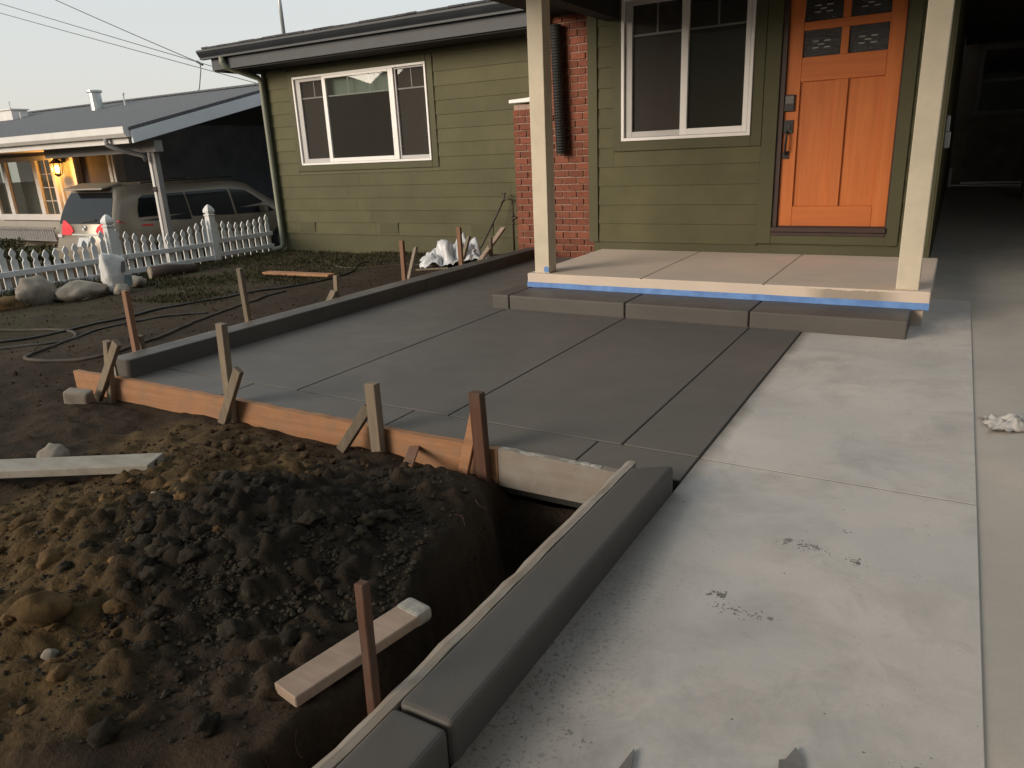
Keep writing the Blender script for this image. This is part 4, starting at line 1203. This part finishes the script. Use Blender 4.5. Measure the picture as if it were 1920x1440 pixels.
# along the long kerb, near to far
stake((-4.635, 2.82, -.12), (-4.640, 2.836, .512), .045, .036, M_stake_o, 'tall brown stake at the near end of the long kerb',
      ((-4.70, 2.90, -.05), (-4.64, 2.875, .20), .04, .03, M_stake))
stake((-4.635, 3.775, -.12), (-4.640, 3.766, .517), .045, .036, M_stake, 'tall grey stake, second along the long kerb from the near corner',
      ((-4.72, 3.86, -.05), (-4.63, 3.80, .13), .04, .03, M_stake))
stake((-4.635, 4.74, -.12), (-4.640, 4.78, .300), .045, .036, M_stake, 'short stubby stake midway along the long kerb',
      ((-4.66, 4.62, .02), (-4.635, 4.73, .17), .06, .03, M_stake))
stake((-4.635, 5.715, -.12), (-4.640, 5.731, .489), .045, .036, M_stake_o, 'orange stake with a leaning grey brace beside the long kerb',
      ((-4.65, 5.80, .08), (-4.80, 6.15, .36), .05, .03, M_stake))
stake((-4.635, 6.727, -.12), (-4.640, 6.727, .513), .050, .036, M_stake_o, 'orange stake beside the white plastic sheet by the kerb',
      ((-4.66, 6.80, .15), (-4.78, 7.12, .36), .05, .03, M_stake))
stake((-4.635, 7.33, -.12), (-4.640, 7.36, .330), .045, .036, M_stake, 'last grey stake on the kerb, near the brick chimney',
      ((-4.66, 7.10, .06), (-4.66, 7.70, .40), .06, .03, M_plank_p))
# across the front, left to right
stake((-4.53, 2.525, -.18), (-4.445, 2.535, .262), .045, .036, M_stake, 'small stake and slanted brace at the rounded end of the front form',
      ((-4.625, 2.50, -.13), (-4.285, 2.50, .275), .055, .030, M_stake))
stake((-3.385, 2.535, -.18), (-3.339, 2.535, .457), .052, .040, M_stake, 'tall grey stake with crossing brace, second on the front form',
      ((-3.425, 2.50, -.12), (-3.205, 2.495, .225), .055, .030, M_stake))
stake((-2.308, 2.53, -.25), (-2.306, 2.53, .247), .062, .045, M_stake, 'thick weathered stake in the middle of the front form boards',
      ((-2.480, 2.45, -.10), (-2.345, 2.535, .118), .050, .030, M_stake))
stake((-1.694, 2.535, -.25), (-1.708, 2.53, .278), .060, .045, M_stake_d, 'dark reddish stake splashed with grout at the board joint',
      ((-1.79, 2.50, -.13), (-1.725, 2.555, .20), .05, .025, M_form))
# stake in the trench beside the path kerb
stake((-1.008, .99, -.40), (-1.035, 1.035, .378), .026, .026, M_stake_d, 'thin splashed stake standing in the trench by the path kerb')
# plank bridging the trench, its end dipped in grout
tp = empty('trench_plank', (-1.36, 1.28, -.12), 'pinkish plank with a grout-dipped end lying across the trench', 'plank')
A_ = Vector((-1.375, 1.05, -.070)); B_ = Vector((-1.30, 1.48, -.070))
MB().bar(A_, B_, .098, .034).build('board', M_plank_p, tp, bevel=.003)
MB().bar(B_ - (B_ - A_).normalized() * .01, B_ + (B_ - A_).normalized() * .055, .100, .046).build('grout_lump', M_crust, tp, bevel=.014, seg=2)
# long plank over the heap on the left
lp = empty('loose_plank', (-3.4, 1.6, -.02), 'long pale plank lying on the soil at the left edge', 'plank')
za = max(gz(-3.35, 1.62), gz(-3.0, 1.8), gz(-3.9, 1.3)) + .012
MB().bar((-4.35, 1.10, za - .02), (-3.00, 1.815, za + .005), .145, .038).build('board', M_plank, lp, bevel=.003)
tag(MB().bar((-2.10, 2.555, -.055), (-1.985, 2.352, gz(-1.985, 2.35) + .012), .050, .014).build('wood_scrap', M_stake_o, bevel=.002), 'short orange wood scrap leaning against the front form board', 'wood scrap')
tag(MB().bar((-7.40, 6.40, -.045), (-6.30, 6.42, -.035), .13, .03).build('yard_board', M_form, bevel=.004), 'orange board lying flat in the grass of the yard', 'board')
tag(MB().bar((-5.45, 6.95, -.02), (-5.10, 7.12, -.01), .03, .02).build('wood_scrap', M_stake, bevel=.002), 'thin stick on the soil beside the kerb and plastic', 'wood scrap')
tag(MB().bar((-5.62, 7.50, .01), (-5.45, 7.62, .03), .045, .025).build('wood_scrap', M_stake_o, bevel=.002), 'short wood offcut touching the white plastic sheet', 'wood scrap')

# ------------------------------------------------------------------ stones, clods and soil
def rock_mesh(name, m, seed, flat=.7, sub=2, rough=.25, ang=True):
    bm = bmesh.new()
    bmesh.ops.create_icosphere(bm, subdivisions=sub, radius=1)
    r_ = np.random.default_rng(seed)
    dirs = r_.normal(size=(7, 3)); dirs /= np.linalg.norm(dirs, axis=1)[:, None]
    cutd = r_.uniform(.55, .95, 7)
    off = r_.uniform(0, 50, 3)
    for v in bm.verts:
        p = np.array(v.co)
        if ang:
            for d, c in zip(dirs, cutd):
                q = p @ d
                if q > c: p = p - d * (q - c) * .85
        k = 1 + rough * (float(vnoise(p[0] * 2 + off[0], p[1] * 2 + p[2] * 1.7 + off[1], .8, seed)) * .6 + .5 * float(vnoise(p[0] * 5 + off[2], p[1] * 5 - p[2] * 4, .8, seed + 1)))
        v.co = (p[0] * k, p[1] * k, p[2] * k * flat)
    me = bpy.data.meshes.new(name); bm.to_mesh(me); bm.free()
    me.materials.append(m)
    return me
def rock(x, y, size, m, seed, label, name='stone', cat='stone', group=None, flat=.7, rot=None, sink=.25, sub=3):
    me_ = rock_mesh(name, m, seed, flat, sub)
    me_.polygons.foreach_set('use_smooth', [True] * len(me_.polygons))
    o = bpy.data.objects.new(name, me_)
    s = size if hasattr(size, '__len__') else (size,) * 3
    link(o, None, (x, y, gz(x, y) + s[2] * flat * (1 - 2 * sink)))
    o.scale = s; o.rotation_euler = (0, 0, rot if rot is not None else seed * 1.7)
    return tag(o, label, cat, group)
rock(-8.62, 4.25, (.16, .24, .24), M_rock, 3, 'rounded grey boulder by the left end of the picket fence', flat=.8, rot=.3)
rock(-8.42, 4.68, (.22, .32, .20), M_rock, 11, 'broad flat-topped stone slab leaning beside the cement bag', flat=.7, rot=.2)
rock(-8.55, 4.50, (.10, .12, .14), M_rock, 12, 'small grey stone wedged between the boulder and the stone slab')
rock(-8.70, 3.93, (.26, .22, .15), M_rock_y, 17, 'tawny stone cut by the left picture edge below the fence', flat=.6)
rock(-8.30, 4.55, (.06, .10, .04), M_rock, 18, 'thin pale stone flake in front of the slab by the fence', flat=.5)
rock(-8.12, 4.92, (.09, .11, .10), M_rock, 19, 'squarish grey stone under the cement bag', flat=.8)
rock(-8.55, 5.35, (.12, .20, .14), M_rock, 23, 'low brownish stone just right of the cement bag', flat=.7)
rock(-3.72, 1.73, (.075, .070, .075), M_rock, 29, 'round pale stone on the soil behind the long plank', flat=.85)
rock(-2.24, .90, (.085, .070, .075), M_rock_y, 31, 'large triangular tan stone low at the left edge', flat=.75, rot=.4)
rock(-2.50, 1.62, (.055, .045, .045), M_rock_y, 37, 'knobbly ochre clay lump on top of the heap', flat=.8)
rock(-2.72, 1.70, (.05, .04, .03), M_rock_y, 41, 'flat tan stone on the heap just below the plank end', flat=.6)
rock(-2.62, 1.55, (.018, .018, .03), M_rock, 43, 'small upright pale stone chip near the plank end', flat=.9)
rock(-1.98, .80, (.030, .026, .026), M_rock_y, 47, 'small tan stone near the bottom left of the heap', flat=.7)
rock(-2.10, .84, (.026, .022, .022), M_rock, 48, 'little grey stone just left of the small tan stone', flat=.7)
rock(-2.52, 1.10, (.07, .05, .05), M_rock_y, 53, 'crumbling ochre lump at the left edge below the plank', flat=.7)
# broken brick piece by the front form
bp = MB().obox((-4.62, 2.38, gz(-4.62, 2.38) + .035), (.15, .085, .085), (.1, .15, .5)).build('brick_fragment', M_rock, bevel=.012, seg=2)
tag(bp, 'pale broken block lying in the soil near the rounded form end', 'block')
# log and cement bag
lg = empty('log', (-8.75, 5.95, -.1), 'short dark log with a pale cut end lying by the picket fence', 'log')
MB().tube([(-8.86, 5.80, -.02), (-8.80, 6.00, -.02), (-8.68, 6.36, -.04)], [.085, .09, .06], 12).build('bark', M_log, lg, smooth=True)
MB().tube([(-8.865, 5.785, -.02), (-8.858, 5.806, -.02)], [.080, .083], 12).build('cut_end', M_logend, lg)
def bag():
    b_ = empty('cement_bag', (-8.30, 4.99, -.08), 'white paper cement bag standing half empty by the fence', 'cement bag')
    v = []; f = []; n = 20; L_ = 12
    for i in range(L_ + 1):
        t = i / L_; z_ = -.07 + .41 * t
        for k in range(n):
            th = 2 * math.pi * k / n
            wx = .085 + .02 * math.sin(3.1 * t) - .045 * t ** 3; wy = .135 + .012 * math.sin(4 * t)
            c, s = math.cos(th), math.sin(th)
            e = .55
            x = wx * math.copysign(abs(c) ** e, c); y = wy * math.copysign(abs(s) ** e, s)
            w_ = .012 * float(vnoise(th * 3 + 20, t * 9, 1, 77)) + .008 * float(vnoise(th * 8, t * 20, 1, 78))
            v.append((-8.30 + x * (1 + w_ * 6), 5.0 + y * (1 + w_ * 5) - .02 * t, z_ + (.035 * float(vnoise(th * 2, 0, 1, 79)) if i == L_ else 0) + .06 * (s if i == L_ else 0) * -.3))
    for i in range(L_):
        for k in range(n): f.append((i*n+k, i*n+(k+1) % n, (i+1)*n+(k+1) % n, (i+1)*n+k))
    f.append(tuple(range(n))[::-1]); f.append(tuple(L_*n+k for k in range(n)))
    MB().add(v, f).build('sack', M_bag, b_, smooth=True)
    # printed panel on the side facing the path (+x) and blue-grey side
    pr_ = MB().add([(-8.190, 5.00, .14), (-8.190, 5.055, .15), (-8.196, 5.075, .27), (-8.196, 5.03, .265)], [(0,1,2,3)]).build('print', M_bag_print, b_)
    MB().add([(-8.188, 5.02, -.03), (-8.190, 5.11, -.02), (-8.190, 5.12, .10), (-8.186, 5.03, .11)], [(0,1,2,3)]).build('print', M_bag_blue, b_)
    mb = MB()
    for k in range(4): mb.add([(-8.197, 5.09, .20 + .03 * k), (-8.199, 5.125, .205 + .03 * k), (-8.199, 5.125, .215 + .03 * k), (-8.197, 5.09, .21 + .03 * k)], [(0,1,2,3)])
    mb.build('print', M_bag_print, b_)
bag()

# loose clods: individual ones on the heap, the fine crumbs as one mass
def heap_pt():
    while True:
        x = random.gauss(-1.98, .30); y = random.gauss(1.55, .33)
        if x < np.interp(y, TE_Y, TE_X) - .05 and y < 2.40 and y > .55 and x > -3.4: return x, y
cl = [rock_mesh('soil_clod', M_clod, 100 + k, .8, 3, .5, ang=False) for k in range(8)]
cb = [rock_mesh('clay_clod', M_clod_b, 200 + k, .75, 3, .5, ang=False) for k in range(6)]
cy_ = [rock_mesh('ochre_clod', M_rock_y, 300 + k, .75, 3, .5, ang=False) for k in range(6)]
for me_ in cl + cb + cy_: me_.polygons.foreach_set('use_smooth', [True] * len(me_.polygons))
def clod(lib, nm, x, y, s, label, grp):
    o = bpy.data.objects.new(nm, random.choice(lib))
    link(o, None, (x, y, gz(x, y) + s * .40)); o.scale = (s * random.uniform(.8, 1.25), s * random.uniform(.8, 1.25), s * random.uniform(.75, 1.1))
    o.rotation_euler = (random.uniform(-.4, .4), random.uniform(-.4, .4), random.uniform(0, 6.3))
    tag(o, label, 'clod', grp)
for k in range(190):
    x, y = heap_pt()
    clod(cl, 'soil_clod', x, y, random.choice((.010, .012, .013, .015, .017, .019, .022, .026, .034)), 'dark crumbly soil clod on the spoil heap beside the trench', 'dark clods on the heap')
for k in range(60):
    x = random.uniform(-3.6, -2.1); y = random.uniform(1.75, 2.45)
    clod(cb, 'clay_clod', x, y, random.choice((.010, .012, .015, .02, .028)), 'brown soil clod along the foot of the front form board', 'brown clods by the form')
for k in range(70):
    t = random.random()
    x = random.gauss(-2.62, .22); y = random.gauss(1.5, .28)
    if k > 45: x = random.gauss(-2.25, .2); y = random.gauss(.9, .15)
    clod(cy_, 'ochre_clod', x, y, random.choice((.008, .010, .012, .016, .02, .028)), 'small ochre clay clod on the left flank of the heap', 'ochre clods on the heap')

def crumbs(name, n, sampler, smin, smax, m, label):
    base = np.array([(0, 0, 1), (.9, 0, .25), (.28, .86, .2), (-.73, .53, .25), (-.73, -.53, .15), (.28, -.86, .3), (0, 0, -.6)])
    fc = [(0,1,2),(0,2,3),(0,3,4),(0,4,5),(0,5,1),(6,2,1),(6,3,2),(6,4,3),(6,5,4),(6,1,5)]
    V = []; Fc = []
    for i in range(n):
        x, y = sampler()
        s = smin + (smax - smin) * random.random() ** 2.5
        a = random.uniform(0, 6.28); ca, sa = math.cos(a), math.sin(a)
        bs = base * (1 + rng.uniform(-.35, .35, base.shape))
        p = np.stack([bs[:, 0] * ca - bs[:, 1] * sa, bs[:, 0] * sa + bs[:, 1] * ca, bs[:, 2] * random.uniform(.6, 1)], -1) * s + np.array([x, y, gz(x, y) + s * .25])
        k = len(V); V += p.tolist(); Fc += [(a_ + k, b_ + k, c_ + k) for a_, b_, c_ in fc]
    me_ = bpy.data.meshes.new(name); me_.from_pydata(V, [], Fc); me_.materials.append(m)
    tag(link(bpy.data.objects.new(name, me_)), label, 'soil', kind='stuff')
crumbs('soil_crumbs', 11000, heap_pt, .003, .015, M_clod, 'fine dark soil crumbs covering the spoil heap')
crumbs('clay_crumbs', 3000, lambda: (random.gauss(-2.7, .45), min(2.5, random.gauss(1.75, .5))), .003, .011, M_clod_b, 'fine brown crumbs over the dug bed')
crumbs('ochre_crumbs', 1100, lambda: (random.gauss(-2.55, .25), random.gauss(1.35, .35)), .003, .010, M_rock_y, 'fine ochre clay crumbs on the left of the heap')
def trench_pt():
    y = random.uniform(.5, 2.5); return random.uniform(float(np.interp(y, TE_Y, TE_X)), -1.01), y
crumbs('trench_crumbs', 1200, trench_pt, .003, .013, M_clod, 'dark crumbs fallen into the trench')
crumbs('yard_crumbs', 2500, lambda: (random.uniform(-8.5, -4.65), random.uniform(1.2, 7.8)), .004, .014, M_clod_b, 'scattered soil crumbs on the yard')

rt = MB()
for k in range(12):
    y = random.uniform(.8, 2.45); x = float(np.interp(y, TE_Y, TE_X)) + random.uniform(-.03, .03); z_ = gz(x - .05, y) - random.uniform(.0, .12)
    p_ = [(x - .02, y, z_)]
    for j in range(4): p_.append((p_[-1][0] + random.uniform(.004, .022), p_[-1][1] + random.uniform(-.018, .018), p_[-1][2] - random.uniform(-.004, .028)))
    rt.tube(p_, [.0016, .0014, .0012, .001, .0006], 4)
tag(rt.build('roots', M_stake_d), 'thin pale roots hanging from the cut trench edge', 'roots', kind='stuff')

# thin turf by the fence and the house wall
def turf(name, n, sampler, h0, h1, m, label):
    V = []; Fc = []
    for i in range(n):
        x, y = sampler(); z_ = gz(x, y) - .005
        for b in range(3):
            a = random.uniform(0, 6.28); h_ = random.uniform(h0, h1); w_ = random.uniform(.003, .006)
            lx, ly = math.cos(a) * h_ * random.uniform(.2, .9), math.sin(a) * h_ * random.uniform(.2, .9)
            qx, qy = -math.sin(a) * w_, math.cos(a) * w_
            k = len(V)
            V += [(x - qx, y - qy, z_), (x + qx, y + qy, z_), (x + lx * .5 + qx * .7, y + ly * .5 + qy * .7, z_ + h_ * .65), (x + lx * .5 - qx * .7, y + ly * .5 - qy * .7, z_ + h_ * .65), (x + lx, y + ly, z_ + h_)]
            Fc += [(k, k+1, k+2, k+3), (k+3, k+2, k+4)]
    me_ = bpy.data.meshes.new(name); me_.from_pydata(V, [], Fc); me_.materials.append(m)
    tag(link(bpy.data.objects.new(name, me_)), label, 'grass', kind='stuff')
M_grass = mat('dull_turf', (.052, .054, .022), .85, .35, 4, col2=(.085, .072, .036), spec=.15)
def turf_pt():
    while True:
        x = random.uniform(-9.7, -6.3); y = random.uniform(4.6, 8.5)
        d = .35 + .65 * float(vnoise(x, y, .7, 61)) + (.35 if x < -8.6 else 0) + (.2 if y > 7 else 0)
        if random.random() < d * (1 if y < 8.3 or x < -5 else .5): return x, y
turf('turf_grass', 6500, turf_pt, .02, .055, M_grass, 'short patchy turf between the fence and the house wall')
turf('fence_weeds', 900, lambda: (random.gauss(-9.1, .2), random.uniform(3.3, 5.3)), .06, .16, M_grass, 'longer weeds along the foot of the picket fence')

# hedge under the neighbour's window
def hedge():
    hd_ = empty('hedge', (-18.6, 9.2, ZN), 'dark clipped hedge below the neighbour window', 'hedge')
    V = []; Fc = []
    for i in range(4200):
        x = random.uniform(-22, -17.2); y = random.uniform(8.9, 9.55); z_ = ZN + .02 + random.random() ** .6 * (.42 + .10 * float(vnoise(x, 0, .5, 8)))
        d = rng.normal(size=3); d /= np.linalg.norm(d); e = np.cross(d, rng.normal(size=3)); e /= np.linalg.norm(e)
        s = random.uniform(.03, .06); c = np.array((x, y, z_))
        k = len(V); V += [tuple(c - d * s), tuple(c + e * s * .5), tuple(c + d * s), tuple(c - e * s * .5)]; Fc.append((k, k+1, k+2, k+3))
    MB().add(V, Fc).build('crown', mat('hedge_leaf', (.045, .06, .03), .6, .4, 6), hd_)
    st_ = MB()
    for k in range(10): st_.tube([(-21.6 + k * .48, 9.25, ZN - .05), (-21.6 + k * .48, 9.25, ZN + .3)], .02, 5)
    st_.build('trunk', M_log, hd_)
hedge()

# hoses on the yard
def hose(pts, r, m, label):
    r *= .74
    P_ = [Vector((x, y, gz(x, y) + r * .8)) for x, y in pts]
    out = []
    for i in range(len(P_) - 1):
        p0 = P_[max(i-1, 0)]; p1 = P_[i]; p2 = P_[i+1]; p3 = P_[min(i+2, len(P_)-1)]
        for k in range(8):
            t = k / 8
            q = .5 * ((2*p1) + (-p0+p2)*t + (2*p0-5*p1+4*p2-p3)*t*t + (-p0+3*p1-3*p2+p3)*t**3)
            out.append((q.x, q.y, gz(q.x, q.y) + r * .55))
    out.append(tuple(P_[-1]))
    tag(MB().tube(out, r, 7).build('garden_hose', m, smooth=True), label, 'hose')
hose([(-7.6, 2.4), (-6.807, 2.987), (-6.607, 3.804), (-6.514, 4.463), (-6.419, 5.38), (-6.22, 5.99), (-6.35, 6.8), (-6.681, 7.45), (-6.0, 7.9), (-5.55, 8.1)], .019, M_hose, 'long black hose snaking from the left edge towards the house')
hose([(-7.9, 2.9), (-7.3, 3.2), (-6.75, 3.45), (-6.344, 3.355), (-6.05, 2.95), (-5.893, 2.72), (-5.65, 2.70), (-5.265, 2.932), (-5.324, 3.268), (-5.60, 3.9), (-5.784, 4.325), (-5.966, 4.916), (-6.1, 5.5)], .018, M_hose_t, 'dusty hose looping in a tight bend near the patio corner')
hose([(-7.687, 7.804), (-7.75, 7.6), (-7.351, 7.45), (-7.0, 7.19), (-6.60, 7.05), (-6.30, 7.15), (-5.95, 7.45), (-5.6, 7.5)], .014, M_hose_t, 'thin tangled hose end in front of the house wall')
hose([(-7.9, 2.2), (-6.9, 2.65), (-6.45, 2.95), (-6.236, 3.16), (-6.38, 3.614), (-6.159, 4.148), (-5.95, 4.4)], .015, M_hose, 'thin dark hose crossing the soil beside the dusty loop')

# crumpled sheets
def sheet(name, c, sx, sy, h_, m, label, seed, rot=0, base=None, cat='sheet'):
    n = 34; v = []; f = []
    for th in (0, .002):
        for i in range(n + 1):
            for j in range(n + 1):
                u_ = i / n - .5; w_ = j / n - .5
                edge = 1 + .18 * float(vnoise(i * .37, j * .37, 1.3, seed + 5))
                x = u_ * sx * edge; y = w_ * sy * edge
                fo = max(0, 1 - (abs(u_) * 2) ** 3) * max(0, 1 - (abs(w_) * 2) ** 3)
                z_ = h_ * (.25 + .75 * fo) * (abs(float(vnoise(i, j, 7, seed))) + .45 * abs(float(vnoise(i, j, 3.1, seed + 1))) + .12 * float(vnoise(i, j, 1.4, seed + 2)))
                z_ = max(z_, 0)
                X = c[0] + x * math.cos(rot) - y * math.sin(rot); Y = c[1] + x * math.sin(rot) + y * math.cos(rot)
                b0 = gz(X, Y) + .004 if base is None else base
                v.append((X, Y, b0 + z_ + th))
    K = (n + 1) ** 2
    for i in range(n):
        for j in range(n):
            a = i * (n+1) + j
            q = (a, a + 1, a + n + 2, a + n + 1)
            f.append(q); f.append(tuple(K + t for t in q[::-1]))
    tag(MB().add(v, f).build(name, m, smooth=True), label, cat)
sheet('plastic_sheet', (-5.35, 7.65), .80, .60, .34, M_plastic, 'crumpled white plastic sheet between stakes near the chimney', 3, .5)
sheet('paper_scrap', (.36, 3.80), .26, .20, .055, M_paper, 'torn crumpled cement paper on the driveway at the right edge', 9, .3, base=-.008, cat='paper')
# two dark pointed scraps at the lower edge
tag(MB().prism([(-.180, 1.30), (-.135, 1.30), (-.143, 1.365), (-.163, 1.400), (-.176, 1.355), (-.188, 1.348)], 'z', -.003, .004).build('felt_scrap', M_felt), 'larger dark pointed scrap on the path at the lower edge', 'scrap')
tag(MB().prism([(-.482, 1.16), (-.452, 1.16), (-.472, 1.235)], 'z', -.003, .004).build('felt_scrap', M_felt), 'slim dark pointed scrap on the path left of the larger one', 'scrap')
